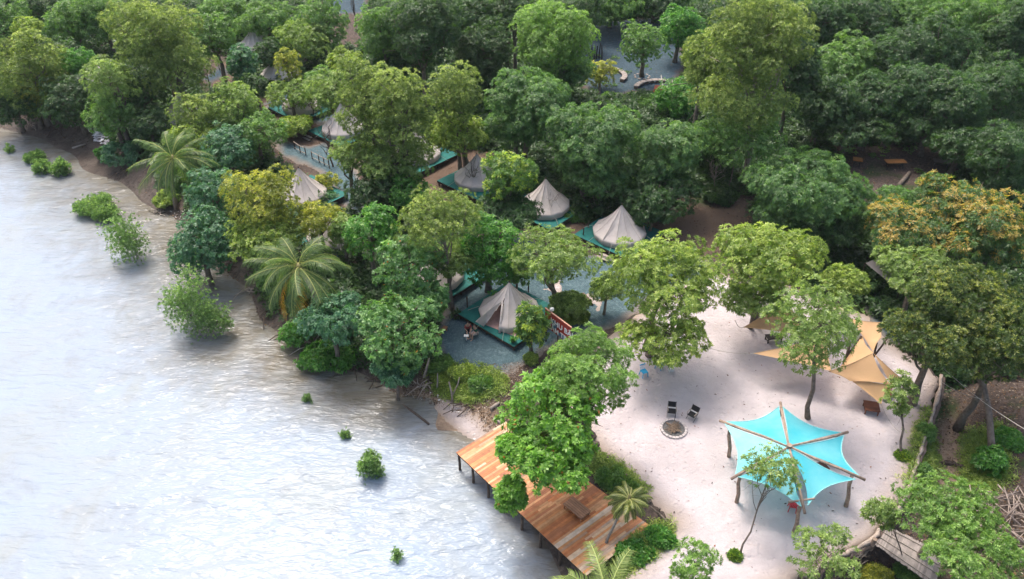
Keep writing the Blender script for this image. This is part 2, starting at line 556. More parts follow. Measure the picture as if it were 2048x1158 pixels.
# m leaves per twig, L length, w width, open angle, droop, blob radius, coverage, colours c1..c2, young tip colour c3 + share, odd leaf colour + share
SPEC = {
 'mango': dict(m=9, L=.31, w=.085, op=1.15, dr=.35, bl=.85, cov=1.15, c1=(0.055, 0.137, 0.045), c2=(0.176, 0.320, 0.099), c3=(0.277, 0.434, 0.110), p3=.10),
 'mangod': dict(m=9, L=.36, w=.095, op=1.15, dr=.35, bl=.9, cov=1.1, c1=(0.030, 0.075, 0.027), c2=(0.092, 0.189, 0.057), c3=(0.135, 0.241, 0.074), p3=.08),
 'young': dict(m=9, L=.34, w=.10, op=1.1, dr=.25, bl=.75, cov=1.1, c1=(0.063, 0.150, 0.038), c2=(0.196, 0.343, 0.072), c3=(0.537, 0.624, 0.084), p3=.42),
 'flower': dict(m=9, L=.34, w=.095, op=1.1, dr=.3, bl=.85, cov=1.1, c1=(0.052, 0.123, 0.041), c2=(0.167, 0.280, 0.080), c3=(0.693, 0.441, 0.114), p3=.45),
 'acacia': dict(m=10, L=.26, w=.055, op=.95, dr=.12, bl=.8, cov=.95, c1=(0.096, 0.168, 0.046), c2=(0.274, 0.356, 0.090), c3=(0.525, 0.588, 0.209), p3=.30),
 'olive': dict(m=8, L=.26, w=.095, op=1.15, dr=.2, bl=.7, cov=1.0, c1=(0.116, 0.203, 0.042), c2=(0.329, 0.431, 0.086), c3=(0.477, 0.552, 0.145), p3=.35),
 'airy': dict(m=8, L=.27, w=.085, op=1.1, dr=.2, bl=.65, cov=.7, c1=(0.108, 0.195, 0.053), c2=(0.308, 0.414, 0.112), c3=(0.432, 0.537, 0.199), p3=.25),
 'yellow': dict(m=9, L=.26, w=.075, op=1.05, dr=.15, bl=.7, cov=.9, c1=(0.146, 0.197, 0.040), c2=(0.383, 0.403, 0.069), c3=(0.633, 0.578, 0.104), p3=.26),
 'fine': dict(m=10, L=.22, w=.055, op=1.0, dr=.3, bl=.75, cov=1.05, c1=(0.097, 0.208, 0.049), c2=(0.260, 0.419, 0.089), c3=(0.375, 0.550, 0.155), p3=.22),
 'green': dict(m=8, L=.30, w=.10, op=1.15, dr=.25, bl=.75, cov=1.0, c1=(0.069, 0.166, 0.045), c2=(0.205, 0.349, 0.086), c3=(0.270, 0.430, 0.127), p3=.15),
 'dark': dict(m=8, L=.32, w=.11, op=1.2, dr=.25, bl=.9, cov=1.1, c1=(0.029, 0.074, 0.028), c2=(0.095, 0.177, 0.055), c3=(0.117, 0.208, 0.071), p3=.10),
 'vivid': dict(m=7, L=.30, w=.13, op=1.2, dr=.2, bl=.7, cov=1.05, c1=(0.049, 0.172, 0.027), c2=(0.141, 0.351, 0.059), c3=(0.276, 0.470, 0.108), p3=.18),
 'teal': dict(m=8, L=.28, w=.13, op=1.25, dr=.25, bl=.7, cov=1.1, c1=(0.046, 0.138, 0.074), c2=(0.135, 0.291, 0.143), c3=(0.268, 0.439, 0.270), p3=.15),
 'almond': dict(m=9, L=.31, w=.145, op=1.25, dr=.0, bl=.8, cov=1.0, c1=(0.096, 0.235, 0.038), c2=(0.258, 0.484, 0.075), c3=(0.333, 0.532, 0.121), p3=.25, c4=(0.518, 0.140, 0.041), p4=.006),
 'almondt': dict(m=9, L=.29, w=.135, op=1.25, dr=.05, bl=.8, cov=.95, c1=(0.066, 0.179, 0.057), c2=(0.194, 0.356, 0.115), c3=(0.338, 0.519, 0.210), p3=.2, c4=(0.567, 0.207, 0.045), p4=.005),
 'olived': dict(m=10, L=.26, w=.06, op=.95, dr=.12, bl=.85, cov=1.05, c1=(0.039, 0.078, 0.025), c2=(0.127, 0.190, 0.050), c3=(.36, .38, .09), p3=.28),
 'mangrove': dict(jit=.3, m=8, L=.20, w=.05, op=.9, dr=-.15, bl=.5, cov=.75, c1=(0.11, 0.21, 0.07), c2=(0.23, 0.37, 0.13), c3=(0.38, 0.52, 0.20), p3=.3),
}

def leaves(T, A, B, sp, rng, L, w, bright=None):
    """T (n,3) twig tips, A (n,3) axes; returns V,F,C"""
    n, m = len(T), sp['m']
    A = unit(A)
    ref = np.where(np.abs(A[:, 2:3]) < .9, np.array([[0, 0, 1.]]), np.array([[1., 0, 0]]))
    X = unit(np.cross(A, ref))
    Y = np.cross(A, X)
    ph = rng.uniform(0, 2 * PI, (n, 1)) + np.arange(m)[None] * 2.4
    op = sp['op'] * rng.uniform(.55, 1.15, (n, m))
    rad = X[:, None] * np.cos(ph)[..., None] + Y[:, None] * np.sin(ph)[..., None]
    D = A[:, None] * np.cos(op)[..., None] + rad * np.sin(op)[..., None]
    D[..., 2] -= sp['dr']
    D = unit(D)
    N = unit(A[:, None] - D * (A[:, None] * D).sum(-1, keepdims=True) + rng.normal(0, .25, (n, m, 3)))
    S = unit(np.cross(D, N))
    N = np.cross(S, D)
    l = L * rng.uniform(.7, 1.2, (n, m, 1))
    ww = w * rng.uniform(.8, 1.2, (n, m, 1)) * .5
    base = T[:, None] + D * l * .08 - A[:, None] * rng.uniform(0, .35, (n, m, 1)) * L
    mid = base + D * l * .5 + N * l * .06
    tip = base + D * l - np.array([0, 0, 1.]) * l * .12
    V = np.stack([base, mid + S * ww, tip, mid - S * ww], 2).reshape(-1, 3)
    F = np.arange(len(V), dtype=np.int32).reshape(-1, 4)
    c1, c2, c3 = (np.array(sp[k]) for k in ('c1', 'c2', 'c3'))
    t = rng.uniform(0, 1, (n, 1)) * .6 + rng.uniform(0, 1, (n, m)) * .4
    C = c1 + (c2 - c1) * t[..., None]
    p3 = sp['p3'] * np.clip(.25 + A[:, 2] * 1.1, 0, 1.3) * (1 if bright is None else np.clip((bright - .85) * 5, .1, 2.4))
    yg = (rng.uniform(0, 1, n) < p3)[:, None] & (rng.uniform(0, 1, (n, m)) < .8)
    C = np.where(yg[..., None], C * .35 + c3 * .65, C)
    if bright is not None:
        C = C * (.5 + .5 * bright)[:, None, None]
    if 'c4' in sp:
        od = rng.uniform(0, 1, (n, m)) < sp['p4']
        C = np.where(od[..., None], np.array(sp['c4']), C)
    C = np.repeat(C.reshape(-1, 3), 4, axis=0)
    return V, F, C

LEAFN = [0]

def crown_data(lobes, sp, rng, pxm, low=-.45, dens=1.0):
    """lobes: list of (centre(3), radii(3)) in tree space. pxm: render pixels per metre"""
    k = max(.85, 2.5 / (sp['L'] * pxm))
    L, w = sp['L'] * k, sp['w'] * (k ** .9)
    bl = sp['bl'] * max(1, k ** .6)
    TT, AA, BB = [], [], []
    for c, r in lobes:
        c, r = np.array(c), np.array(r)
        p = 1.6
        area = 4 * PI * (((r[0] * r[1]) ** p + (r[0] * r[2]) ** p + (r[1] * r[2]) ** p) / 3) ** (1 / p)
        b = min(bl, r.min() * .6)
        nb = int(max(5, 1.25 * area * (.5 - low / 2) / (PI * b * b)))
        i = np.arange(nb) + .5
        zz = 1 - i / nb * (1 - low)
        ph = i * 2.39996 + rng.uniform(0, 6.28)
        s = np.sqrt(1 - zz * zz)
        d = np.stack([s * np.cos(ph), s * np.sin(ph), zz], 1) + rng.normal(0, .13, (nb, 3))
        d = unit(d)
        bc = c + d * r * rng.uniform(.70, 1.06, (nb, 1))
        br = b * rng.uniform(.6, 1.2, nb)
        bb = rng.uniform(.7, 1.3, nb)
        out = rng.uniform(0, 1, nb) < .16
        bc[out] = c + d[out] * r * rng.uniform(1.05, 1.22, (out.sum(), 1)); br[out] *= .6
        nt_ = np.maximum(4, (sp['cov'] * dens * 2 * PI * br ** 2 / (sp['m'] * L * w * .55) * .55).astype(int))
        idx = np.repeat(np.arange(nb), nt_)
        q = unit(rng.normal(0, 1, (len(idx), 3)) + d[idx] * .75 + np.array([0, 0, .45]))
        T = bc[idx] + q * (br[idx] * rng.uniform(.7, 1.05, len(idx)))[:, None] * np.array([1, 1, .8])
        A = q * .7 + d[idx] * .45 + np.array([0, 0, .45]) + rng.normal(0, .22, q.shape)
        if 'jit' in sp: T = T + rng.normal(0, sp['jit'], T.shape) * np.array([1, 1, 1.3]) * np.clip(r.min(), .35, 1)
        TT.append(T); AA.append(A); BB.append(bb[idx])
        # inner leaves keep the crown from being see-through
        ni = int(len(idx) * .12)
        q = unit(rng.normal(0, 1, (ni, 3)))
        TT.append(c + q * r * rng.uniform(.2, .7, (ni, 1))); AA.append(q + np.array([0, 0, .6])); BB.append(np.full(ni, .9))
    T, A, Bq = np.vstack(TT), np.vstack(AA), np.concatenate(BB)
    V, F, C = leaves(T, A, None, sp, rng, L, w, Bq)
    LEAFN[0] += len(F)
    return V, F, C

def limb_pts(a, b, rng, n=5, wob=.12, sag=.0):
    a, b = np.array(a, float), np.array(b, float)
    l = np.linalg.norm(b - a)
    t = np.linspace(0, 1, n)
    P = a + (b - a) * t[:, None]
    P[1:-1] += rng.normal(0, wob * l / n, (n - 2, 3))
    P[:, 2] += np.sin(t * PI) * sag * l
    return P

def trunk_mb(base, top, lobes, rng, r0, nlimb=10, multi=1, bare=0):
    mb = MB()
    base, top = np.array(base, float), np.array(top, float)
    for q in range(multi):
        off = np.array([rng.uniform(-.25, .25), rng.uniform(-.25, .25), 0]) * (multi > 1)
        tp = top + (np.array([rng.uniform(-1, 1), rng.uniform(-1, 1), 0]) * .25 * abs(top[2])) * (multi > 1)
        P = limb_pts(base + off - [0, 0, .25], tp, rng, 7, .07)
        rr = np.linspace(1, .45, 7) * r0 / (multi ** .4)
        rr[0] *= 1.35
        mb.tube(P, rr, 7)
        for i in range(nlimb):
            c, r = lobes[i % len(lobes)]
            t = rng.uniform(.45, 1.0)
            s = P[0] + (P[-1] - P[0]) * t
            j = min(5, int(t * 6))
            s = P[j] + (P[j + 1] - P[j]) * (t * 6 - j)
            d = unit(rng.normal(0, 1, 3) + np.array([0, 0, .5]))
            e = np.array(c) + d * np.array(r) * (.75 if not bare else .95)
            L_ = limb_pts(s, e, rng, 5, .22)
            mb.tube(L_, np.linspace(r0 * .38, r0 * .09, 5) / (multi ** .4), 5)
            for _ in range(2 + 2 * (bare > 0)):
                k_ = rng.randint(1, 4)
                e2 = L_[k_] + unit(rng.normal(0, 1, 3) + [0, 0, .4]) * np.linalg.norm(e - s) * .45
                mb.tube(limb_pts(L_[k_], e2, rng, 4, .22), np.linspace(r0 * .16, r0 * .05, 4), 4)
    return mb

TREE_N = [0]

def tree(kind, label, spk, cx, cy, w, h, c=None, base=None, cat='tree', r0=None, multi=1, dens=1.0, bark=None, seed=None, low=-.45, zc=None,
         lobes_n=7, group=None, limbs=10, solid=False):
    TREE_N[0] += 1
    rng = np.random.RandomState(seed if seed is not None else 1000 + TREE_N[0])
    sp = SPEC[spk]
    z0 = 0.0
    zcen = 3.0 if zc is None else zc
    for _ in range(6):
        p = W(cx, cy, zcen)
        s = scale_at(p)
        th = math.atan2(CAMZ - zcen, math.hypot(p.x, p.y))
        Rx = w / 2 / s
        hh = h / 2 / s
        Ry = Rx
        q = hh * hh - (Ry * math.sin(th)) ** 2
        if q < (.42 * Rx * math.cos(th)) ** 2:
            Rz = .42 * Rx
            Ry = math.sqrt(max((.45 * Rx) ** 2, (hh * hh - (Rz * math.cos(th)) ** 2))) / math.sin(th)
            Ry = min(Ry, Rx * 1.3)
        else:
            Rz = min(math.sqrt(q) / math.cos(th), Rx * 2.4)
        z0 = gz(p.x, p.y)
        if spk == 'mangrove': z0 = WATER_Z
        if zc is None:
            cc = c if c is not None else (1.3 if cat == 'tree' else .0)
            zcen = z0 + cc + Rz * (.92 if cat == 'tree' else .55)
    if base is not None:
        bpt = G(*base)
    else:
        bpt = Vector((p.x + rng.uniform(-.2, .2) * Rx, p.y + rng.uniform(-.2, .2) * Ry, 0))
        bpt.z = gz(bpt.x, bpt.y)
    root = thing(kind, label, cat, bpt, 0, group)
    C0 = np.array([p.x - bpt.x, p.y - bpt.y, zcen - bpt.z])
    lobes = [(C0 + np.array([0, 0, -.05 * Rz]), np.array([Rx, Ry, Rz]) * (.74 if not solid else .92))]
    a0 = rng.uniform(0, 6.28)
    for i in range(lobes_n):
        a = a0 + i * 2 * PI / lobes_n + rng.uniform(-.4, .4)
        e = (-.45, .1, .6, -.2, .35, .8, -.05)[i % 7] + rng.uniform(-.15, .15)
        d = np.array([math.cos(a) * math.cos(e), math.sin(a) * math.cos(e), math.sin(e)])
        f = rng.uniform(.28, .50)
        lobes.append((C0 + d * np.array([Rx, Ry, Rz]) * (1.02 - f), np.array([Rx, Ry, Rz]) * f))
    if lobes_n == 0:
        lobes = [(C0, np.array([Rx, Ry, Rz]) * .95)]
    V, F, C = crown_data(lobes, sp, rng, s / 2, low, dens)
    link("crown", mesh_np("crown", V, F, LEAF, C), root)
    r0 = r0 or min(.30, max(.05, .055 * (Rx + Rz)))
    top = (C0[0] * .9, C0[1] * .9, C0[2] + .15 * Rz)
    trunk_mb((0, 0, 0), top, lobes, rng, r0, limbs, multi).build("trunk", bark or BARK, root, True)
    return root

FGN, CGN, RGN = 'trees of the shore forest at the upper left', 'trees between the tents in the middle', 'trees of the dark forest at the upper right'

def T(spk, label, cx, cy, w, h, **k):
    if k.get('group') == RGN: k.setdefault('low', -.95); h *= 1.12; w *= 1.08
    elif k.get('group') in (FGN, CGN): k.setdefault('low', -.8)
    return tree('tree', label, spk, cx, cy, w, h, **k)

def SHB(spk, label, cx, cy, w, h, **k):
    k.setdefault('c', 0)
    return tree('shrub', label, spk, cx, cy, w, h, cat='shrub', multi=3, limbs=5, low=-.2, r0=.05, **k)
# ---- TREES ----
# upper left shore forest
FG = 'trees of the shore forest at the upper left'
T('acacia', 'olive feathery tree with yellow tips at the upper left picture edge', 45, 125, 165, 190, group=FG)
T('green', 'small teal green tree in the extreme top left corner', 12, 45, 100, 100, group=FG)
T('dark', 'dark tree on the top edge right of the corner tree', 85, 15, 90, 80, group=FG)
T('olive', 'small bright green treetop between the yellow tipped tree and the top edge', 55, 58, 55, 50, group=FG, zc=9)
T('green', 'dull green tree on the top edge left of the big yellow green tree', 150, 45, 120, 115, group=FG)
T('dark', 'dark dense tree low between the yellow tipped tree and the vivid bush', 118, 118, 90, 90, group=FG)
T('green', 'second dull green tree on the top edge touching the big yellow tree', 205, 40, 90, 120, group=FG)
T('acacia', 'largest rounded yellow green tree of the upper left forest', 308, 62, 195, 155, group=FG, zc=10)
T('acacia', 'yellow green tree in front of and below the largest rounded one', 352, 132, 140, 140, group=FG, zc=7)
T('airy', 'greyish olive tree beside the small cream tent peak at the shore', 222, 160, 95, 115, group=FG, zc=7)
T('green', 'green tree rising right behind the shore mud left of the cream tent', 225, 228, 100, 105, group=FG)
T('vivid', 'vivid green bushy tree behind the small cream tent peak at the shore', 158, 128, 68, 72, group=FG, zc=5)
T('dark', 'dark green tree filling the hollow under the two yellow green trees', 290, 190, 100, 110, group=FG)
T('dark', 'dark mangrove like tree overhanging the shore mud at the picture edge', 30, 212, 110, 80, group=FG)
T('yellow', 'dull yellowish tree overhanging the mud beside the dark shore tree', 80, 195, 80, 90, group=FG)
T('dark', 'blue green dark tree at the inner end of the mud flat', 140, 200, 110, 110, group=FG)
T('dark', 'dark tree behind the palm between the mud and the cream tent', 300, 250, 80, 70, group=FG)
T('acacia', 'bright yellow green tree immediately right of the half hidden shore tent', 386, 226, 84, 84, group=FG, zc=5)
T('olive', 'olive tree right behind the fronds of the upper coconut palm', 385, 275, 110, 85, group=FG)
T('airy', 'olive tree with airy crown left of the large half hidden tent', 470, 215, 100, 120, group=FG, zc=5)
T('green', 'green tree behind the bare pale branches', 425, 75, 90, 110, group=FG, zc=6)
T('green', 'green tree on the top edge above the bare branches', 450, 25, 100, 75, group=FG)
T('teal', 'conical blue green tree next to the twin peaked tent', 483, 128, 62, 85, group=FG, zc=4)
T('green', 'green tree on the top edge above the far brown tent', 530, 40, 120, 85, group=FG)
T('dark', 'dark little tree touching the left of the slim yellow tree', 537, 108, 55, 65, group=FG, zc=4)
T('yellow', 'slim bright yellow green tree in front of the twin peaked tent', 575, 128, 52, 80, group=FG, zc=6, lobes_n=3)
T('airy', 'thin green tree with reddish twigs above the twin peaked tent', 610, 80, 110, 95, group=FG)
T('green', 'green tree on the top edge left of the dark hollow with posts', 645, 45, 110, 120, group=FG)
T('olive', 'small olive tree above the large yellow flowered crown', 690, 125, 70, 60, group=FG, zc=4)
T('airy', 'loose green tree below the twin peaked tent', 583, 190, 95, 66, group=FG, zc=3.6, dens=.8)
T('olive', 'small olive tree covering the platform of the large half hidden tent', 590, 250, 70, 36, group=FG, zc=1.8, dens=.8)
T('airy', 'loose green tree right of the large half hidden tent', 664, 190, 90, 115, group=FG, zc=4)
T('green', 'small dark green crown below the bare dry shrubs', 640, 160, 60, 55, group=FG)
T('dark', 'small dark tree left of the large half hidden tent platform', 510, 175, 50, 60, group=FG)
T('green', 'green tree between the upper palm and the gravel path', 520, 265, 105, 85, group=FG, zc=4)
T('teal', 'teal green rosette tree right of the upper palm crown', 455, 300, 105, 100, group=FG)
T('green', 'thin green tree at the left end of the gravel path', 480, 250, 80, 70, group=FG)
# centre
CG = 'trees between the tents in the middle'
T('acacia', 'tall pale yellow tree with light tips, left half of the big twin crown', 735, 215, 120, 200, group=CG, zc=9)
T('acacia', 'tall pale yellow tree with light tips, right half of the big twin crown', 805, 235, 125, 200, group=CG, zc=9)
T('airy', 'pale airy lower tree hanging over the teal tent platform', 790, 315, 160, 90, group=CG, zc=5)
T('airy', 'pale airy tree hanging over the gravel path right of the rails', 700, 310, 80, 90, group=CG, zc=5)
T('acacia', 'narrow upright yellow green tree right of the big twin crown', 910, 190, 105, 140, group=CG, zc=9, base=(935, 335))
T('olive', 'olive green lower tree under the narrow upright yellow one', 915, 265, 125, 95, group=CG, zc=5)
T('mango', 'broad blue green mango like tree below the bright hillside tree', 1060, 200, 180, 130, group=CG, zc=8)
T('mango', 'lower left blue green tree under the broad blue green crown', 1030, 250, 130, 90, group=CG, zc=5)
T('mango', 'large dark glossy tree in the centre above the brown slope', 1185, 270, 190, 150, group=CG, zc=7)
T('mango', 'dark glossy tree just above the solitary closed tent', 1192, 340, 165, 95, group=CG, zc=4)
T('mango', 'silvery green tree right of the central glossy tree', 1335, 300, 150, 130, group=CG, zc=6)
T('mangod', 'dark low tree behind the reddish bank right of the solitary tent', 1320, 385, 160, 110, group=CG)
T('mangod', 'dark low tree whose leaves touch the right side of the solitary tent', 1300, 425, 80, 75, group=CG, c=.8)
T('young', 'small bright yellow topped tree in the middle of the picture', 1020, 350, 118, 110, group=CG, zc=6)
T('mangod', 'dark green tree directly below the bright yellow topped one', 1010, 425, 140, 85, group=CG, zc=3.5)
T('dark', 'blue dark shrub like tree below the teal platform edge', 752, 372, 120, 95, group=CG, zc=3)
T('vivid', 'fresh green tree right of the blue dark one under the platform edge', 815, 385, 80, 75, group=CG, zc=3)
T('yellow', 'golden green tree above the lower left of the gravel path', 520, 395, 150, 145, group=CG, zc=6)
T('olive', 'olive lower crown merging into the golden green tree above the lower palm', 530, 475, 150, 110, group=CG, zc=3.5)
T('yellow', 'small golden tree above right of the lower palm', 640, 440, 100, 85, group=CG, zc=4)
T('airy', 'thin leafy tree hiding the tent right of the lower palm', 690, 470, 60, 100, group=CG, zc=3, dens=.7)
T('teal', 'teal green leafy tree between the upper palm and the golden tree', 430, 385, 105, 120, group=CG, zc=4.5)
T('teal', 'largest dark teal bush like tree leaning over the river bank', 405, 490, 130, 160, group=CG, zc=2.2)
T('vivid', 'rounded vivid green tree left of the airy olive umbrella tree', 742, 465, 104, 125, group=CG, zc=4.5)
T('acacia', 'airy olive umbrella shaped tree with visible branches in the centre left', 880, 435, 172, 130, group=CG, zc=8, base=(906, 622), dens=.72, r0=.17)
T('airy', 'airy lower foliage tree behind the trunk of the umbrella shaped tree', 900, 510, 130, 80, group=CG, zc=4, dens=.6)
T('vivid', 'vivid green tree left of the light green airy tree', 980, 505, 120, 165, group=CG, zc=4)
T('almondt', 'sea almond tree with a few orange leaves left of the umbrella tree trunk', 815, 535, 140, 130, group=CG, zc=4.5)
T('almondt', 'dark sea almond tree behind the two seated people', 850, 600, 110, 90, group=CG, zc=3)
T('airy', 'light green airy multi branched tree above the open tent', 1110, 510, 180, 128, group=CG, zc=5.5, base=(1117, 612), multi=2)
T('olive', 'largest yellow green tree at the edge of the sand', 1330, 560, 225, 190, group=CG, zc=6.5, base=(1292, 700), r0=.28, dens=1.1)
T('olive', 'drooping lower branches tree over the blue chairs', 1330, 675, 190, 110, group=CG, zc=4, base=(1296, 708), dens=.55)
T('olive', 'flat topped olive tree above the tan sails', 1542, 510, 240, 130, group=CG, zc=6.5, base=(1505, 650), r0=.22)
T('airy', 'straggly lower tree under the flat topped olive crown', 1510, 595, 130, 90, group=CG, zc=4, base=(1500, 655), dens=.5)
T('olive', 'thin olive tree touching the right side of the flat topped one', 1690, 560, 90, 60, group=CG, zc=4, dens=.6)
T('fine', 'tall fresh green willow like tree left of the sand', 1176, 748, 182, 188, group=CG, zc=6.5, dens=1.15)
T('airy', 'tall slender tree with leafy crown behind the turquoise canopy', 1632, 655, 180, 190, group=CG, zc=7, base=(1617, 838), r0=.17)
T('almond', 'big sea almond tree with orange flecks overhanging the wooden deck, upper crown', 1108, 825, 205, 180, group=CG, zc=5.5, base=(1185, 870))
T('almond', 'big sea almond tree overhanging the wooden deck, lower spreading crown', 1088, 912, 200, 150, group=CG, zc=4.5, base=(1195, 885))
T('almond', 'drooping sea almond branch tree hanging over the deck edge', 1022, 990, 55, 75, group=CG, zc=2.5, base=(1060, 960), r0=.06)
T('almondt', 'large sea almond tree with yellow flecks on the river bank', 800, 660, 180, 150, group=CG, zc=3.5)
T('teal', 'dark teal tree left of the large river bank sea almond', 665, 635, 140, 110, group=CG, zc=3)
T('teal', 'low teal tree trailing above the water below the river bank', 790, 735, 90, 70, group=CG, zc=1.5)
T('young', 'small dark and yellow tree touching the right side of the open tent', 1064, 650, 62, 95, group=CG, zc=2.6, lobes_n=4)
T('airy', 'loose green thicket tree behind the red sign', 1140, 608, 85, 44, group=CG, zc=1.5, dens=.8)
# right
RG = 'trees of the dark forest at the upper right'
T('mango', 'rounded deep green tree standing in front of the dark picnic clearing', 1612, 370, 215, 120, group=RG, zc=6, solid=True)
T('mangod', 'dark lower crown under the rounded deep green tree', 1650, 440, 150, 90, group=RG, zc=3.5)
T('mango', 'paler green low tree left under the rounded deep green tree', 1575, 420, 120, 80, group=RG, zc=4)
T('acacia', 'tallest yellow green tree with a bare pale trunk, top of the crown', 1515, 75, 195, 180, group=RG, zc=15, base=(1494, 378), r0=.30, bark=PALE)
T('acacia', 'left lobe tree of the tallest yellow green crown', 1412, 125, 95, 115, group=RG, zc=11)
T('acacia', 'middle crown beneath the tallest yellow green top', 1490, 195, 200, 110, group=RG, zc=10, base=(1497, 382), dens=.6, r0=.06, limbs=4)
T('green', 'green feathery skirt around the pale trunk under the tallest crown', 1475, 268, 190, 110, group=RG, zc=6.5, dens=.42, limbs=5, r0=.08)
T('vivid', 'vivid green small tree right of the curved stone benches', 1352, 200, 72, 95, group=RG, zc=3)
T('vivid', 'bright green tree above the curved stone benches', 1360, 60, 80, 95, group=RG, zc=5)
T('green', 'green tree with a short trunk standing in the gravel clearing', 1285, 85, 85, 80, group=RG, zc=6, base=(1284, 152), dens=.6)
T('green', 'green tree on the top edge above the gravel clearing', 1225, 2, 150, 90, group=RG, zc=5)
T('mangod', 'green tree on the top edge between the clearing and the bright green tree', 1305, -6, 150, 90, group=RG, zc=5)
T('dark', 'dark tree at the top edge just left of the gravel clearing', 1165, 20, 80, 70, group=RG, zc=6)
T('yellow', 'small yellowish tree in front of the round stone bench', 1203, 145, 58, 50, group=RG, zc=2.6, base=(1198, 192), lobes_n=3)
T('fine', 'big rounded bright hillside tree left of the gravel clearing', 1110, 80, 165, 150, group=RG, zc=9)
T('mango', 'lower right part of the bright hillside tree', 1130, 140, 110, 70, group=RG, zc=5)
T('dark', 'deep dark tree left of the bright hillside tree', 965, 110, 110, 150, group=RG, zc=6)
T('dark', 'large dark tree on the top edge in the middle', 850, 60, 150, 150, group=RG, zc=10)
T('green', 'mid green edge of the large dark trees beside the dark hollow with posts', 765, 60, 100, 130, group=RG, zc=9)
T('dark', 'dark low tree behind the big twin crown', 800, 130, 120, 80, group=RG, zc=5)
T('dark', 'dark tree on the top edge left of the hillside tree', 930, 25, 130, 80, group=RG, zc=9)
T('dark', 'dark tree on the top edge right above the brown trunk', 1030, 20, 110, 60, group=RG, zc=9)
T('dark', 'dark small conical tree under the brown trunk', 985, 165, 60, 80, group=RG, zc=3)
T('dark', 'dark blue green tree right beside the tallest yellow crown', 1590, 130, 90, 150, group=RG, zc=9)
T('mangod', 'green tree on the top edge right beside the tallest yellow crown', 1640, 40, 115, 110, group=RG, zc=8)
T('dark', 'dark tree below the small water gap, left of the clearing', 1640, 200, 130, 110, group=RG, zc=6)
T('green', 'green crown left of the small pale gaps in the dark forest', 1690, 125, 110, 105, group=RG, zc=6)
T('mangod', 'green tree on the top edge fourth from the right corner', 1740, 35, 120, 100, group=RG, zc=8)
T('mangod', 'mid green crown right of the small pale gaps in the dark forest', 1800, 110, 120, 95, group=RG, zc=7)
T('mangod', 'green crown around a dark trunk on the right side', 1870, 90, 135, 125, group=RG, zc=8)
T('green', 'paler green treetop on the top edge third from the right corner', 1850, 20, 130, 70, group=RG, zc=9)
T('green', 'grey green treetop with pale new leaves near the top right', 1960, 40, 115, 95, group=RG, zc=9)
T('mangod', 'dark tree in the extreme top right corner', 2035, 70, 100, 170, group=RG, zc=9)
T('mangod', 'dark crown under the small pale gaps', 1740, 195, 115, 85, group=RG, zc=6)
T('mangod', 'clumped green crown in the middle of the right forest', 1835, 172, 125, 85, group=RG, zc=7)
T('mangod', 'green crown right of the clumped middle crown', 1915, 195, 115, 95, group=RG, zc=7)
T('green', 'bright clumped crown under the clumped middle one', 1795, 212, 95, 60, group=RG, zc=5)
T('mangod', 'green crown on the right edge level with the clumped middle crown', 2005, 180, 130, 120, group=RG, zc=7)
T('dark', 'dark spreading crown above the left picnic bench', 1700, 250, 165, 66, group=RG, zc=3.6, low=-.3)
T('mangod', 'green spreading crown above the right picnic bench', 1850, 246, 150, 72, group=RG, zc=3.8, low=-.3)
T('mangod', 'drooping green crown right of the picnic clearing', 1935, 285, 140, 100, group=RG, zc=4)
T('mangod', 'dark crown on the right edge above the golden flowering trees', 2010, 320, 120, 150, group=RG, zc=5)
T('dark', 'dark feathery low tree left of the pale tall trunk', 1432, 300, 80, 80, group=RG, zc=3)
T('flower', 'golden flowering mango tree, the leftmost of the golden crowns', 1815, 455, 165, 110, group=RG, zc=5)
T('flower', 'golden flowering mango tree, the uppermost of the golden crowns', 1910, 400, 150, 95, group=RG, zc=6.5)
T('flower', 'golden flowering mango tree at the right edge of the picture', 1995, 460, 150, 130, group=RG, zc=6)
T('flower', 'golden flowering mango tree between the other golden crowns', 1900, 480, 140, 100, group=RG, zc=5)
T('mango', 'green tree without flowers left of the uppermost golden crown', 1795, 402, 85, 50, group=RG, zc=5)
T('airy', 'grey green loose tree partly covering the grey awning', 1835, 540, 160, 95, group=RG, zc=4.5)
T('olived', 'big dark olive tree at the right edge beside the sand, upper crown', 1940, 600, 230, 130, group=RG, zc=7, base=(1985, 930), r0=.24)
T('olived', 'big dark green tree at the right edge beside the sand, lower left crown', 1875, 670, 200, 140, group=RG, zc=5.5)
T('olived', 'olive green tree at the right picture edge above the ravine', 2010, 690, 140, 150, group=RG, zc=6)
T('airy', 'thin leafy young tree over the pale sand drift beside the largest yellow green tree', 1215, 575, 70, 60, group=CG, zc=2.4, dens=.6)
T('green', 'low green tree left of the multi branched light green tree', 1035, 540, 60, 60, group=CG, zc=2.4)
# front
T('airy', 'slender young tree with tufts of leaves at the right side of the sand', 1800, 790, 70, 90, zc=3.2, base=(1804, 918), dens=.35, lobes_n=4, r0=.09)
T('airy', 'crooked sapling leaning in front of the turquoise canopy', 1545, 940, 108, 125, zc=4.2, base=(1478, 1117), dens=.32, lobes_n=4, r0=.06, limbs=9)
T('fine', 'fresh green slim leaved tree in front of the bamboo walkway, upper crown', 1900, 1018, 215, 125, zc=4)
T('fine', 'fresh green slim leaved tree in the bottom right corner', 1950, 1110, 200, 125, zc=4)
T('airy', 'loose thin leaved young tree on the bottom edge right of the canopy', 1650, 1110, 130, 120, zc=3.2, dens=.45, lobes_n=4, r0=.07)
T('fine', 'small bright young tree on the bottom edge right of the palm', 1388, 1125, 105, 95, zc=3, dens=.7, lobes_n=4, r0=.06)
T('airy', 'thin young tree standing before the bamboo walkway', 1760, 1030, 60, 90, zc=2.5, base=(1830, 1150), dens=.16, lobes_n=3, r0=.05)
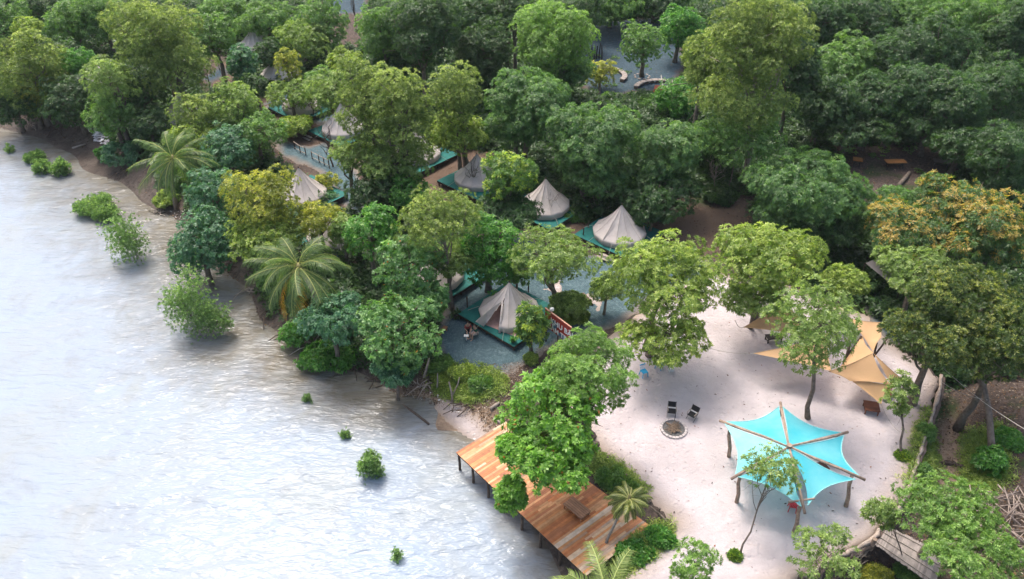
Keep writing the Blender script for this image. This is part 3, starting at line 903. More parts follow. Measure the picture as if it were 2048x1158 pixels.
# mangroves in the water
MG = 'mangroves standing in the river'
def MAN(label, cx, cy, w, h, **k):
    k.setdefault('multi', 3); k.setdefault('dens', .7); k.setdefault('c', .15 if h < 60 else .5)
    return tree('mangrove_tree', label, 'mangrove', cx, cy, w, h, cat='mangrove', group=MG, limbs=5, r0=.06, bark=BARK, low=-.9, **k)
MAN('largest mangrove in the river below the dark teal bank tree', 380, 612, 92, 150, base=(412, 668))
MAN('thin half bare mangrove at the right side of the largest one', 428, 640, 60, 80, base=(424, 662), dens=.25)
MAN('upright mangrove in the river left of the bank, upper one', 252, 480, 75, 110)
MAN('low spreading mangrove in the shallows below the upper palm', 190, 412, 75, 45, multi=2)
MAN('low mangrove touching the spreading one on its lower right', 212, 428, 42, 32, multi=2)
MAN('round mangrove bush alone in the river left of the deck', 742, 932, 42, 58)
MAN('little mangrove tuft near the bottom of the river', 794, 1110, 14, 16, lobes_n=0, dens=.4, multi=1)
MAN('tiny mangrove shoot below the bank trees', 615, 796, 7, 6, lobes_n=0, dens=.4, multi=1)
MAN('tiny mangrove shoot above the round river bush', 690, 870, 8, 5, lobes_n=0, dens=.4, multi=1)
MAN('low tuft at the edge of the mud, the highest of four', 20, 298, 11, 11, lobes_n=0, dens=.4, multi=1)
MAN('low tuft at the edge of the mud, second from the left', 70, 315, 32, 20, multi=1)
MAN('low tuft at the edge of the mud, third from the left', 84, 335, 30, 26, multi=1)
MAN('low tuft at the edge of the mud, the rightmost of four', 121, 337, 32, 34, multi=1)
# shrubs
SG = 'shrubs on the river bank'
SHB('teal', 'rounded blue green shrub on the mud left of the upper palm', 245, 310, 80, 62, group=SG)
SHB('vivid', 'small light green shrub stuck to the left of the rounded blue green one', 208, 310, 30, 34, group=SG)
SHB('vivid', 'bright green shrub at the water edge under the river bank trees', 655, 715, 120, 75, group=SG)
SHB('vivid', 'bright green shrub at the left end of the river bank trees', 595, 670, 70, 70, group=SG)
SHB('green', 'dull green shrub under the lower palm by the water', 545, 560, 60, 70, group=SG)
SHB('olive', 'yellow green shrub under the upper palm at the bank', 335, 400, 50, 35, group=SG)
SHB('green', 'green shrub on the eroded bank below the gravel yard', 965, 765, 50, 36, group=SG)
SHB('olive', 'yellowish shrub on the eroded bank left of the green one', 925, 745, 55, 36, group=SG)
SHB('green', 'brownish green shrub at the left end of the eroded bank', 880, 728, 50, 36, group=SG)
SHB('olive', 'small yellowish shrub at the front corner of the gravel yard', 1062, 718, 26, 26, group=SG)
SHB('green', 'dark green shrub between the deck and the log fence', 1225, 955, 60, 45, group=SG)
SHB('green', 'second dark green shrub right of the deck corner', 1255, 975, 40, 30, group=SG)
SHB('vivid', 'bright green creeping shrub right of the lowest deck end', 1320, 1075, 60, 40, group=SG)
SHB('vivid', 'green creeping shrub between the deck end and the bottom palm', 1270, 1105, 70, 46, group=SG)
RS = 'shrubs in the gully right of the sand'
SHB('green', 'dark round shrub against the sand edge in the gully', 1842, 945, 34, 38, group=RS)
SHB('vivid', 'bright green shrub at the foot of the leaning gully trunk', 1980, 925, 55, 70, group=RS)
SHB('vivid', 'small bright shrub upper right in the gully', 2020, 880, 55, 40, group=RS)
SHB('green', 'dark shrub on the gully wall below the big olive tree', 1850, 870, 30, 60, group=RS)
SHB('yellow', 'yellowish shrub in the ditch on the bottom edge', 1750, 1150, 70, 36, group=RS)
SHB('green', 'green shrub right of the ditch shrub near the walkway', 1820, 1145, 60, 36, group=RS)
SHB('young', 'small green weed at the foot of the slender young tree', 1806, 912, 22, 14, group=RS)
SHB('young', 'tiny yellow green weed at the foot of the crooked sapling', 1470, 1112, 16, 14, group=RS)
HS = 'shrubs around the tents'
SHB('green', 'green shrub left of the closed tent on the leaf covered bank', 1140, 430, 50, 30, group=HS)
SHB('dark', 'dark green shrub patch left of the tall pale trunk', 1440, 390, 70, 40, group=HS)
SHB('green', 'green shrub below the round stone bench', 1225, 200, 50, 24, group=HS)
SHB('green', 'green shrub under the right curved bench', 1300, 205, 50, 30, group=HS)
SHB('olive', 'grassy green shrub beside the pale sand drift', 1150, 632, 60, 26, group=HS)
SHB('green', 'low green shrub left of the gravel path rails', 500, 320, 60, 40, group=HS)
SHB('yellow', 'yellowish sparse shrub below the gravel path', 655, 370, 50, 50, group=HS, dens=.5)
SHB('teal', 'teal shrub in front of the tent below the gravel path', 640, 400, 70, 30, group=HS, dens=.6)
print("leaves", LEAFN[0])

# ------------------------------------------------------------------ object materials
def tinted(name, rough=.7, spec=.3, nscale=6, var=.35, stretch=None, bmp=.2):
    m, nt, b = nodemat(name, rough, spec)
    vec = None
    if stretch is not None:
        mp = nt.nodes.new("ShaderNodeMapping")
        mp.inputs["Rotation"].default_value = (0, 0, stretch[0])
        mp.inputs["Scale"].default_value = stretch[1]
        nt.links.new(objpos(nt), mp.inputs[0])
        vec = mp.outputs[0]
    n = noise(nt, nscale, 5, .65, vec)
    g = ramp(nt, n, [(.3, (1 - var,) * 3), (.7, (1 + 0 * var,) * 3)])
    nt.links.new(mix(nt, 1.0, attr(nt, "tint", "Color"), g, 'MULTIPLY'), b.inputs["Base Color"])
    if bmp:
        bump(nt, b, n, bmp, .02)
    return m

def fabric(name, c, trans=.35, rough=.8, c2=None, scale=1.5, wrink=.35):
    m, nt, b = nodemat(name, rough, .25)
    n = noise(nt, scale, 5, .6)
    col = ramp(nt, n, [(.3, c2 or tuple(x * .88 for x in c)), (.7, c)])
    nt.links.new(col, b.inputs["Base Color"])
    bump(nt, b, noise(nt, scale * 2.5, 4, .55, distort=.6), wrink, .08)
    tr = nt.nodes.new("ShaderNodeBsdfTranslucent")
    nt.links.new(col, tr.inputs[0])
    ms = nt.nodes.new("ShaderNodeMixShader")
    ms.inputs[0].default_value = trans
    nt.links.new(b.outputs[0], ms.inputs[1]); nt.links.new(tr.outputs[0], ms.inputs[2])
    nt.links.new(ms.outputs[0], nt.nodes["Material Output"].inputs[0])
    return m

def canvas_dirt():
    nt = CANVAS.node_tree
    ls = [l for l in nt.links if l.to_socket.name == 'Base Color' or (l.to_node.type == 'BSDF_TRANSLUCENT' and l.to_socket.name == 'Color')]
    src = ls[0].from_socket
    sx = nt.nodes.new("ShaderNodeSeparateXYZ"); nt.links.new(objpos(nt), sx.inputs[0])
    st = mapr(nt, noise(nt, 2.2, 6, .75, distort=.8), .50, .72, 0, .55)
    lo = mapr(nt, sx.outputs[2], .05, .8, .55, 0)
    mx = nt.nodes.new("ShaderNodeMath"); mx.operation = 'MAXIMUM'; nt.links.new(st, mx.inputs[0]); nt.links.new(lo, mx.inputs[1])
    ml = nt.nodes.new("ShaderNodeMath"); ml.operation = 'MULTIPLY'; nt.links.new(mx.outputs[0], ml.inputs[0]); nt.links.new(noise(nt, 5, 4, .7), ml.inputs[1])
    out = mix(nt, ml.outputs[0], src, (.33, .27, .22))
    for l in ls:
        nt.links.new(out, l.to_socket)
CANVAS = fabric("cream_canvas", (.74, .665, .62), .3, .85, (.66, .585, .54))
canvas_dirt()
GREYC = fabric("grey_canvas", (.30, .27, .26), .2, .85)
GREENM = simple("green_mat", (.012, .135, .115), .75, .3, 2.5, .3, .25, (.01, .10, .09))
TURQ = fabric("turquoise_cloth", (.20, .62, .66), .35, .5, (.035, .50, .58), .45, .3)
TURQ.node_tree.nodes['Principled BSDF'].inputs['Specular IOR Level'].default_value = 1.0
TANC = fabric("tan_cloth", (.66, .43, .24), .35, .8, (.60, .38, .20), .8, .25)
DARKW = simple("dark_wood", (.07, .045, .032), .8, .4, 5, .3, .4)
WOODT = tinted("plank_wood", .55, .35, 3, .35)
LOGM = simple("peeled_log", (.36, .265, .20), .8, .35, 4, .2, .4, (.20, .145, .11))
ROPE = simple("rope_fibre", (.42, .38, .33), .9, .2, 8)
STONE = simple("pale_stone", (.33, .28, .25), .9, .35, 5, .2, .6)
STEEL = simple("dark_metal", (.03, .03, .03), .5, .2, 8)
BLACKC = simple("black_cloth", (.018, .018, .02), .8, .2, 8)
WHITEC = simple("white_cloth", (.7, .68, .65), .8, .1, 8)
PAINT = tinted("painted_board", .6, .3, 8, .2)
REDP = simple("red_plastic", (.55, .02, .03), .35, .15, 5, .5, 0)
BLUEP = simple("blue_plastic", (.01, .33, .58), .35, .15, 5, .5, 0)
SKIN = simple("skin", (.45, .27, .19), .6, .1, 9, .3, 0)
HAIR = simple("black_hair", (.015, .011, .01), .5, .2, 20, .4, .3)
POT = simple("dark_pot", (.08, .06, .05), .7)
rnd = random.Random(7)

# ------------------------------------------------------------------ tents and their platforms
eA, eB = W(938, 632, .55), W(1025, 683, .55)
PLAT_ANG = math.atan2(eB.y - eA.y, eB.x - eA.x)       # direction of the water-side platform edge
TENT_R, TENT_H = 2.35, 3.0

def canvas_mesh(door, R=TENT_R, H=TENT_H):
    ns, nr = 96, 22
    V, F = [], []
    prof = []
    for j in range(nr + 1):
        t = j / nr
        if t < .12:
            prof.append((R * (.95 + .05 * t / .12), .48 * t / .12))
        else:
            q = 1 - (t - .12) / .88
            z = .48 + (H - .48) * ((1 - q) * .62 + (1 - q) ** 2.1 * .38)
            prof.append((R * q, z))
    for j, (r, z) in enumerate(prof):
        for i in range(ns):
            a = 2 * PI * i / ns
            sc = 1 - .035 * abs(math.sin(a * 6)) * (r / R)
            sag = -.07 * abs(math.sin(a * 6)) * math.sin(min(1, r / R) * PI) if z > .5 else 0
            V.append((math.cos(a) * r * sc, math.sin(a) * r * sc, max(0, z + sag)))
    for j in range(nr):
        for i in range(ns):
            a = 2 * PI * (i + .5) / ns
            a = (a + PI) % (2 * PI) - PI
            z = (prof[j][1] + prof[j + 1][1]) / 2
            if door:
                y = math.sin(a) * (prof[j][0] + prof[j + 1][0]) / 2
                if math.cos(a) > 0 and z < 1.95 and -.85 * (1 - z / 1.95) < y < .55 * (1 - z / 1.95) + .04:
                    continue
            F.append((j * ns + i, j * ns + (i + 1) % ns, (j + 1) * ns + (i + 1) % ns, (j + 1) * ns + i))
    me = mesh_np("canvas", V, F, CANVAS, smooth=True)
    return me

def eave(a, R=TENT_R):
    return Vector((math.cos(a) * R, math.sin(a) * R, .48))

def make_tent(open_door):
    t = thing("bell_tent", "", "tent")
    link("canvas", canvas_mesh(open_door), t)
    MB().tube([(0, 0, 0), (0, 0, TENT_H + .02)], .03, 6).tube([(0, 0, TENT_H - .02), (0, 0, TENT_H + .12)], .045, 6).build("centre_pole", DARKW, t)
    for k in range(8):
        a = PI / 8 + k * PI / 4
        e = eave(a)
        g = Vector((math.cos(a) * (TENT_R + .85), math.sin(a) * (TENT_R + .85), .02))
        MB().tube([e, g], .016, 4).build("guy_rope", ROPE, t)
    seam = MB()
    for k in range(12):
        a = 2 * PI * k / 12
        pts = []
        for j in range(9):
            q = 1 - j / 8
            z = .48 + (TENT_H - .48) * ((1 - q) * .62 + (1 - q) ** 2.1 * .38)
            if open_door and k == 0 and z < 1.95:
                continue
            pts.append((math.cos(a) * (TENT_R * q + .006), math.sin(a) * (TENT_R * q + .006), z + .012))
        if len(pts) > 1:
            seam.tube(pts, .012, 4)
    seam.build("seam", simple("seam_tape", (.50, .43, .38), .9), t)
    if open_door:
        # flap folded outwards on the left (+y) side and a tied one on the right
        def P(y, z):
            q = 1 - z / 1.95
            return Vector((TENT_R * .95 * (1 - .62 * z / 1.95) , y, z))
        f = MB()
        top = Vector((TENT_R * .40 + .02, .0, 1.95))
        f.add([top, P(-.85, .03) + Vector((.04, 0, 0)), P(-.85, .5) + Vector((1.05, -.25, .35)), P(-.6, 1.0) + Vector((.35, -.1, .3))], [(0, 1, 2, 3)])
        o = f.build("door_flap", CANVAS, t)
        o.modifiers.new("thick", 'SOLIDIFY').thickness = .015
        g = MB().tube([top + Vector((.03, .02, -.05)), P(.3, 1.0) + Vector((.08, 0, 0)), P(.5, .4) + Vector((.1, 0, 0)), P(.55, .03) + Vector((.05, 0, 0))], [.05, .10, .12, .09], 8)
        g.build("door_flap", CANVAS, t, True)
        MB().box((.2, 0, .012), (3.6, 3.4, .02)).build("floor_mat", simple("pinkish_mat", (.42, .27, .23), .9), t)
    else:
        MB().tube([(TENT_R * .42, 0, 1.88), (TENT_R * .72, .01, 1.12), (TENT_R + .01, 0, .48), (TENT_R * .96, 0, .03)], .028, 5).build("door_zip", CANVAS, t)
    return t

def make_platform(L=5.7, Wd=5.6, H=.55):
    t = thing("tent_platform", "", "platform")
    MB().box((0, 0, H - .06), (L, Wd, .07)).build("deck_board", DARKW, t)
    MB().box((0, 0, H - .012), (L - .02, Wd - .02, .03)).build("green_mat", GREENM, t)
    fr = MB()
    for s in (-1, 1):
        fr.beam((-L / 2, s * (Wd / 2 - .06), H - .17), (L / 2, s * (Wd / 2 - .06), H - .17), .08, .14)
        fr.beam((s * (L / 2 - .06), -Wd / 2 + .1, H - .171), (s * (L / 2 - .06), Wd / 2 - .1, H - .171), .08, .13)
    fr.build("frame", DARKW, t)
    for ix in (-1, 0, 1):
        for iy in (-1, 0, 1):
            MB().box((ix * (L / 2 - .15), iy * (Wd / 2 - .15), (H - .25) / 2 - .25), (.12, .12, H + .25)).build("leg", DARKW, t)
    return t

open_tent, closed_tent, plat0 = make_tent(True), make_tent(False), make_platform()
used = {}
TG, PG = 'cream bell tents of the camp', 'green covered tent platforms'
tent_list = [
 (1019, 629, True, 'cream bell tent with its door open, beside the two seated people', 'green platform under the open tent with the potted plant', 0),
 (1238, 470, False, 'closed cream bell tent standing free right of the picture centre', 'green platform with wooden steps under the free standing closed tent', 0),
 (1090, 416, False, 'bell tent half hidden by a small leafy shrub left of the free standing one', 'green platform under the tent half hidden by a small shrub', 0),
 (955, 362, False, 'bell tent left of the bright yellow topped tree', 'dark green platform left of the bright yellow topped tree', 0),
 (607, 393, False, 'sunlit bell tent between golden trees below the gravel path', 'platform under the tent below the gravel path', 0),
 (605, 216, False, 'large bell tent behind thin branches above the gravel path', 'green platform on the upper side of the gravel path left end', 0),
 (688, 262, False, 'bell tent mostly hidden behind the pale twin crown by the rails', 'teal platform with brown skirt right above the rail fence', 0),
 (562, 152, False, 'bell tent whose middle is hidden by a slim yellow tree', 'platform of the tent behind the slim yellow tree', 0),
 (366, 240, False, 'cream tent peeking out left of a yellow green tree near the shore', 'platform of the tent near the shore above the upper palm', 0),
 (872, 556, False, 'bell tent behind the trunk of the umbrella shaped olive tree', 'teal platform corner behind the umbrella shaped tree', 0),
 (190, 166, False, 'farthest left tent, only a small cream piece showing over the shore', 'platform of the farthest left tent', 0),
 (512, 98, False, 'faint brownish tent far up among the trees at the top left', 'platform of the faint far tent at the top left', 0),
 (668, 474, False, 'tent hidden right of the lower palm with small cream pieces showing', 'platform whose teal corner shows right of the lower palm', 0),
 (836, 312, False, 'tent hidden in the airy foliage above a teal platform edge', 'teal platform edge with brown side wall in the middle of the trees', 0),
]
TENT_POS = []
for i, (px, py, op, tl, pl, dr) in enumerate(tent_list):
    g = G(px, py + 12)
    p = W(px, py, g.z + .55)
    zg = gz(p.x, p.y)
    pr = plat0 if i == 0 else copy_tree(plat0)
    tag(pr, pl, 'platform', PG)
    rzp = PLAT_ANG + dr
    # local -Y is the water side; the tent stands set back towards +Y
    off = Matrix.Rotation(rzp, 3, 'Z') @ Vector((-.10, .25, 0))
    pr.location = (p.x + off.x, p.y + off.y, zg)
    pr.rotation_euler = (0, 0, rzp)
    src = open_tent if op else closed_tent
    t = src if src.name not in used else copy_tree(src)
    used[src.name] = 1
    tag(t, tl, 'tent', TG)
    t.location = (p.x, p.y, zg + .555)
    t.rotation_euler = (0, 0, rzp - PI / 2 + (.18 if op else rnd.uniform(-.1, .1)))
    if i > 1: t.scale = (rnd.uniform(.95, 1.04), rnd.uniform(.95, 1.04), rnd.uniform(.95, 1.05))
    TENT_POS.append((p.x, p.y, zg, rzp))

def local(i, x, y, z):
    X, Y, Z, a = TENT_POS[i]
    v = Matrix.Rotation(a, 3, 'Z') @ Vector((x, y, 0))
    return Vector((X + v.x, Y + v.y, Z + z))

def steps(i, x, label):
    X, Y, Z, a = TENT_POS[i]
    t = thing("wooden_steps", label, "steps", local(i, x, -2.95, 0), a, 'wooden steps up to tent platforms')
    for k in range(2):
        MB().box((0, -.15 - .28 * k, .36 - .18 * k), (1.1, .26, .05)).build("tread", PALE, t)
    s = MB()
    for e in (-.5, .5):
        s.beam((e, .1, .40), (e, -.55, -.02), .05, .16)
    s.build("stringer", DARKW, t)
steps(1, .8, 'two pale wooden steps in front of the free standing closed tent')
steps(6, -2.1, 'pale wooden steps left of the platform by the rail fence')
steps(5, -2.0, 'wooden steps at the large tent behind thin branches')

# inside the open tent
X0, Y0, Z0, A0 = TENT_POS[0]
bed = thing("mattress", "low mattress with pale cover inside the open tent", "mattress", local(0, .2, .45, .59), A0)
MB().box((0, 0, .1), (1.8, 1.4, .2)).build("pad", WHITEC, bed)
MB().box((0, -.2, .215), (1.84, .9, .05)).build("blanket", simple("blanket_cloth", (.5, .36, .32), .9), bed)
bg_ = MB().box((0, 0, .2), (.45, .25, .4)).tube([(-.1, 0, .4), (0, 0, .48), (.1, 0, .4)], .02, 5)
o = bg_.build("bag", BLACKC, None, loc=local(0, .1, -.75, .585), rz=A0); tag(o, "dark bag standing inside the open tent", "bag")
def potted(label, loc, s=1.0, spk='vivid'):
    t = thing("potted_plant", label, "plant", loc)
    MB().tube([(0, 0, 0), (0, 0, .14 * s), (0, 0, .28 * s)], [.11 * s, .14 * s, .16 * s], 10).build("pot", POT, t)
    rng = np.random.RandomState(int(abs(loc[0]) * 100))
    V, F, C = leaves(np.tile([[0, 0, .3 * s]], (9, 1)) + rng.normal(0, .08 * s, (9, 3)), rng.normal(0, .6, (9, 3)) + [0, 0, 1], None, SPEC[spk], rng, .34 * s, .08 * s)
    link("foliage", mesh_np("foliage", V, F, LEAF, C), t)
potted("dark potted plant on the front corner of the open tent's platform", local(0, 2.35, -2.2, .56))
potted("potted plant on the ground at the left corner of the open tent's platform", local(0, -3.2, -2.6, .02), 1.5, 'dark')
for i, (x, y, lb) in enumerate([(-3.3, -1.2, 'dark post holding a guy rope left of the open tent'), (-1.0, 3.3, 'dark post behind the open tent'), (1.6, 3.4, 'dark post behind the open tent, right one')]):
    q = local(0, x, y, 0)
    o = MB().tube([(0, 0, -.2), (0, 0, 1.25)], .06, 6).build("wooden_post", DARKW, None, loc=q)
    tag(o, lb, "post", "dark posts around the tents")
for i, (px, py, lb) in enumerate([(1176, 465, 'dark post left behind the free standing closed tent'), (1166, 480, 'short dark post at the platform corner of the free standing tent'), (1101, 615, 'dark post in the gravel right of the open tent'),
                                  (418, 165, 'dark post in the far path near the bare tree'), (450, 172, 'second dark post in the far path near the bare tree'), (563, 334, 'dark post beside the small lantern')]):
    o = MB().tube([(0, 0, -.2), (0, 0, .6), (0, 0, 1.2)], [.07, .06, .055], 6).build("wooden_post", DARKW, None, loc=G(px, py))
    tag(o, lb, "post", "dark posts around the tents")
for k in range(6):
    o = MB().tube([(0, 0, -.2), (rnd.uniform(-.08, .08), 0, .8), (rnd.uniform(-.1, .1), 0, 1.3 + rnd.random() * .8)], [.12, .1, .08], 6).build("charred_post", STEEL, None, loc=G(1178 + k * 5, 118 + rnd.uniform(-3, 3)))
    tag(o, "black charred post, %s of the row behind the round stone bench" % ("first from the left", "second from the left", "third from the left", "third from the right", "second from the right", "last on the right")[k], "post", "row of charred posts behind the round stone bench")

# tent 11: grey awning on the right
g = W(1790, 572, .5)
t = thing("canvas_shelter", "greyish canvas shelter under the grey green tree at the right", "shelter", (g.x, g.y, gz(g.x, g.y)), 0)
c_ = MB()
a_, b_, c1, d_ = (-2.6, .6, 2.3), (-.7, -2.0, 1.5), (1.6, -.9, 2.4), (.4, 1.8, 2.9)
N = 8
vs, fs = [], []
for i in range(N + 1):
    for j in range(N + 1):
        u, v = i / N, j / N
        p = Vector(a_) * (1 - u) * (1 - v) + Vector(b_) * u * (1 - v) + Vector(c1) * u * v + Vector(d_) * (1 - u) * v
        p.z -= .5 * math.sin(u * PI) * math.sin(v * PI)
        vs.append(p)
for i in range(N):
    for j in range(N):
        q = i * (N + 1) + j
        fs.append((q, q + 1, q + N + 2, q + N + 1))
c_.add(vs, fs).build("canopy", GREYC, t, True)
for q in (a_, b_, c1, d_):
    MB().tube([(q[0] * 1.02, q[1] * 1.02, -.2), (q[0], q[1], q[2])], .04, 6).build("pole", DARKW, t)

# ------------------------------------------------------------------ turquoise canopy
DECKZ = .02
pW, pE = W(1458, 915), W(1692, 1014)
cc = (pW + pE) / 2
cc.z = 0
t = thing("sail_canopy", "six sided turquoise fabric canopy on rough log posts over the pale sand", "canopy", cc)
tips_px = [(1561, 808), (1692, 866), (1726, 958), (1609, 1022), (1466, 955), (1443, 842)]
posts_px = [None, None, (1692, 1014), (1588, 1064), (1473, 1005), (1458, 915)]
hub = Vector((0, 0, 3.35))
hb = W(1578, 893, 3.35); hub = hb - cc; hub.z = 3.35
tips = []
for px, py in tips_px:
    q = W(px, py, 2.55) - cc
    q.z = 2.55
    tips.append(q)
for k, q in enumerate(tips):
    d = (q - hub)
    beam_pts = [hub + d * s + Vector((0, 0, .05 * math.sin(s * 7 + k))) for s in (-.02, .35, .7, 1.03)]
    MB().tube(beam_pts, [.05, .07, .075, .085], 8).build("beam", LOGM, t, True)
    pp = hub + d * .86
    if posts_px[k]:
        g0 = W(*posts_px[k]) - cc
    else:
        g0 = Vector((pp.x + .1, pp.y, 0))
    g0.z = -.3
    lean = [g0, g0.lerp(Vector((pp.x, pp.y, pp.z)), .35) + Vector((.07, .05, 0)), g0.lerp(pp, .7) + Vector((-.06, 0, 0)), Vector((pp.x, pp.y, pp.z - .02))]
    MB().tube(lean, [.135, .12, .11, .10], 8).build("post", LOGM, t, True)
for k in range(6):
    a, b = tips[k], tips[(k + 1) % 6]
    gap = .035
    A = hub + (a - hub) * .95
    B = hub + (b - hub) * .95
    side = (B - A).normalized()
    gp = .30 if k == 2 else .13
    A = A + side * gp; B = B - side * gp
    H0 = hub + ((A + B) / 2 - hub) * .04 + Vector((0, 0, -.04))
    n = 12
    vs, fs = [], []
    idx = {}
    for i in range(n + 1):
        for j in range(i + 1):
            u = i / n
            v = j / max(1, i)
            # curved outer edge (pulled in), slightly curved sides, saddle sag
            e = A.lerp(B, v)
            e = e + (hub - (A + B) / 2) * .13 * math.sin(v * PI)
            p = H0.lerp(e, u)
            mid = H0.lerp((A + B) / 2, u)
            pin = 1 - {2: .24, 3: .12, 1: .10}.get(k, .05) * math.sin(u * PI)
            p = mid + (p - mid) * pin
            p.z -= .22 * math.sin(v * PI) * math.sin(min(1, u) * PI * .5) * .6
            idx[(i, j)] = len(vs); vs.append(p)
    for i in range(n):
        for j in range(i + 1):
            fs.append((idx[(i, j)], idx[(i + 1, j)], idx[(i + 1, j + 1)]))
            if j < i:
                fs.append((idx[(i, j)], idx[(i + 1, j + 1)], idx[(i, j + 1)]))
    o = MB().add(vs, fs).build("sail_panel", TURQ, t, True)
    rim = [vs[idx[(n, j)]] for j in range(n + 1)]
    sd_ = [vs[idx[(i, 0)]] for i in range(n + 1)]
    MB().tube([p + Vector((0, 0, .01)) for p in rim], .03, 5).tube([p + Vector((0, 0, .01)) for p in sd_], .022, 5).build("hem", simple("aqua_hem", (.28, .66, .66), .7), t)
MB().tube([hub + Vector((0, 0, -.12)), hub + Vector((0, 0, .14))], .16, 10).build("hub", LOGM, t)
xb = hub + (tips[3] - hub) * .84
MB().tube([xb + Vector((-.75, -.1, -.05)), xb + Vector((.75, .15, -.05))], .06, 6).build("crossbar", LOGM, t)
cb = MB()
for k in range(6):
    a = hub + (tips[k] - hub) * .93
    for s in (-1, 1):
        b = hub + (tips[(k + s) % 6] - hub) * .90
        cb.tube([a, a.lerp(b, .10)], .012, 4)
cb.build("lashing", ROPE, t)

# ------------------------------------------------------------------ tan shade sails
TS = 'tan shade sails strung above the sand'
def sail(label, pts, sag=.25, grid=9):
    """pts: list of (px,py,z) three or four corners"""
    P = [W(x, y, z) for x, y, z in pts]
    if len(P) == 3:
        P = [P[0], P[1], P[2], P[2]]
    c = sum(P[:3], Vector()) / 3
    c.z = 0
    vs, fs = [], []
    mid = sum(P, Vector()) / 4
    for i in range(grid + 1):
        for j in range(grid + 1):
            u, v = i / grid, j / grid
            p = P[0] * (1 - u) * (1 - v) + P[1] * u * (1 - v) + P[2] * u * v + P[3] * (1 - u) * v
            e = max(math.sin(u * PI) * (1 if v in (0, 1) else 0), math.sin(v * PI) * (1 if u in (0, 1) else 0))
            pull = .10 * (math.sin(u * PI) * abs(2 * v - 1) ** 2 + math.sin(v * PI) * abs(2 * u - 1) ** 2)
            p = p.lerp(mid, pull)
            p.z -= sag * math.sin(u * PI) * math.sin(v * PI)
            vs.append(p - c)
    for i in range(grid):
        for j in range(grid):
            q = i * (grid + 1) + j
            fs.append((q, q + 1, q + grid + 2, q + grid + 1))
    t = thing("shade_sail", label, "shade sail", c, 0, TS)
    MB().add(vs, fs).build("cloth", TANC, t, True)
    bd = MB()
    n = len(pts)
    ring = [vs[0 + 0], vs[grid * (grid + 1)], vs[-1]] + ([vs[grid]] if n == 4 else [])
    edge = [vs[i * (grid + 1)] for i in range(grid + 1)] + [vs[grid * (grid + 1) + j] for j in range(grid + 1)] + [vs[i * (grid + 1) + grid] for i in range(grid, -1, -1)]
    bd.tube([Vector(e) + Vector((0, 0, .01)) for e in edge], .022, 4)
    bd.build("hem", simple("hem_cloth", (.58, .38, .21), .8), t)
sail('upper left tan sail half covered by leaves', [(1487, 655, 2.2), (1560, 600, 2.6), (1625, 650, 2.7), (1608, 672, 2.3)])
sail('left tan sail with a long sharp point over the sand', [(1507, 707, 2.2), (1655, 668, 2.8), (1662, 742, 2.3)])
sail('uppermost tan sail beside the big olive tree', [(1697, 637, 2.6), (1768, 645, 2.7), (1762, 675, 2.6), (1746, 703, 3.0)])
sail('small tan sail layer behind the largest one', [(1724, 672, 2.6), (1747, 706, 3.1), (1672, 745, 2.2)])
sail('largest tan sail with a peak, nearest the wooden tables', [(1745, 707, 3.1), (1657, 743, 2.2), (1700, 762, 1.9), (1780, 768, 2.3)], .15)
sail('lowest tan sail hanging down towards the wooden table', [(1690, 752, 2.0), (1778, 770, 2.2), (1762, 808, 1.3)], .1)
sail('narrow tan sail to the right between the leaves', [(1748, 708, 3.0), (1806, 760, 2.0), (1782, 770, 2.1)], .1)
for lb, a, b, r in [('thin rope from the left tan sail across the sand', (1507, 707, 2.2), (1400, 690, 2.6), .018), ('thin rope from the upper left sail to the tree', (1487, 655, 2.2), (1470, 640, 3.0), .018),
                 ('long rope over the gully to the right picture edge', (1885, 735, 3.0), (2060, 865, 3.6), .022), ('second rope over the gully below the long one', (1885, 765, 1.5), (1975, 800, 2.6), .02),
                 ('rope from the lowest tan sail to the right', (1762, 808, 1.3), (1800, 865, .1), .016), ('rope between the largest tan sail and the slender young tree', (1780, 768, 2.3), (1803, 830, 1.5), .016)]:
    A, B = W(*a), W(*b)
    pts = [A.lerp(B, s) - Vector((0, 0, .25 * math.sin(s * PI))) for s in [k / 8 for k in range(9)]]
    o = MB().tube([q - A for q in pts], r, 4).build("rope", ROPE, None, loc=A)
    tag(o, lb, "rope")
for lb, a, b, r in [('leaning forked log post below the uppermost tan sail', (1684, 738), 2.4, .13), ('short log post under the tan sails', (1738, 735), 2.2, .09)]:
    p = G(*a)
    o = MB().tube([(0, 0, -.3), (.05, 0, b * .5), (.0, .1, b)], [r, r * .85, r * .7], 7).tube([(.05, 0, b * .45), (.5, .2, b * .85), (.75, .3, b * 1.15)], [r * .8, r * .7, r * .6], 7).build("log_post", BARKD, None, True, loc=p)
    tag(o, lb, "post")

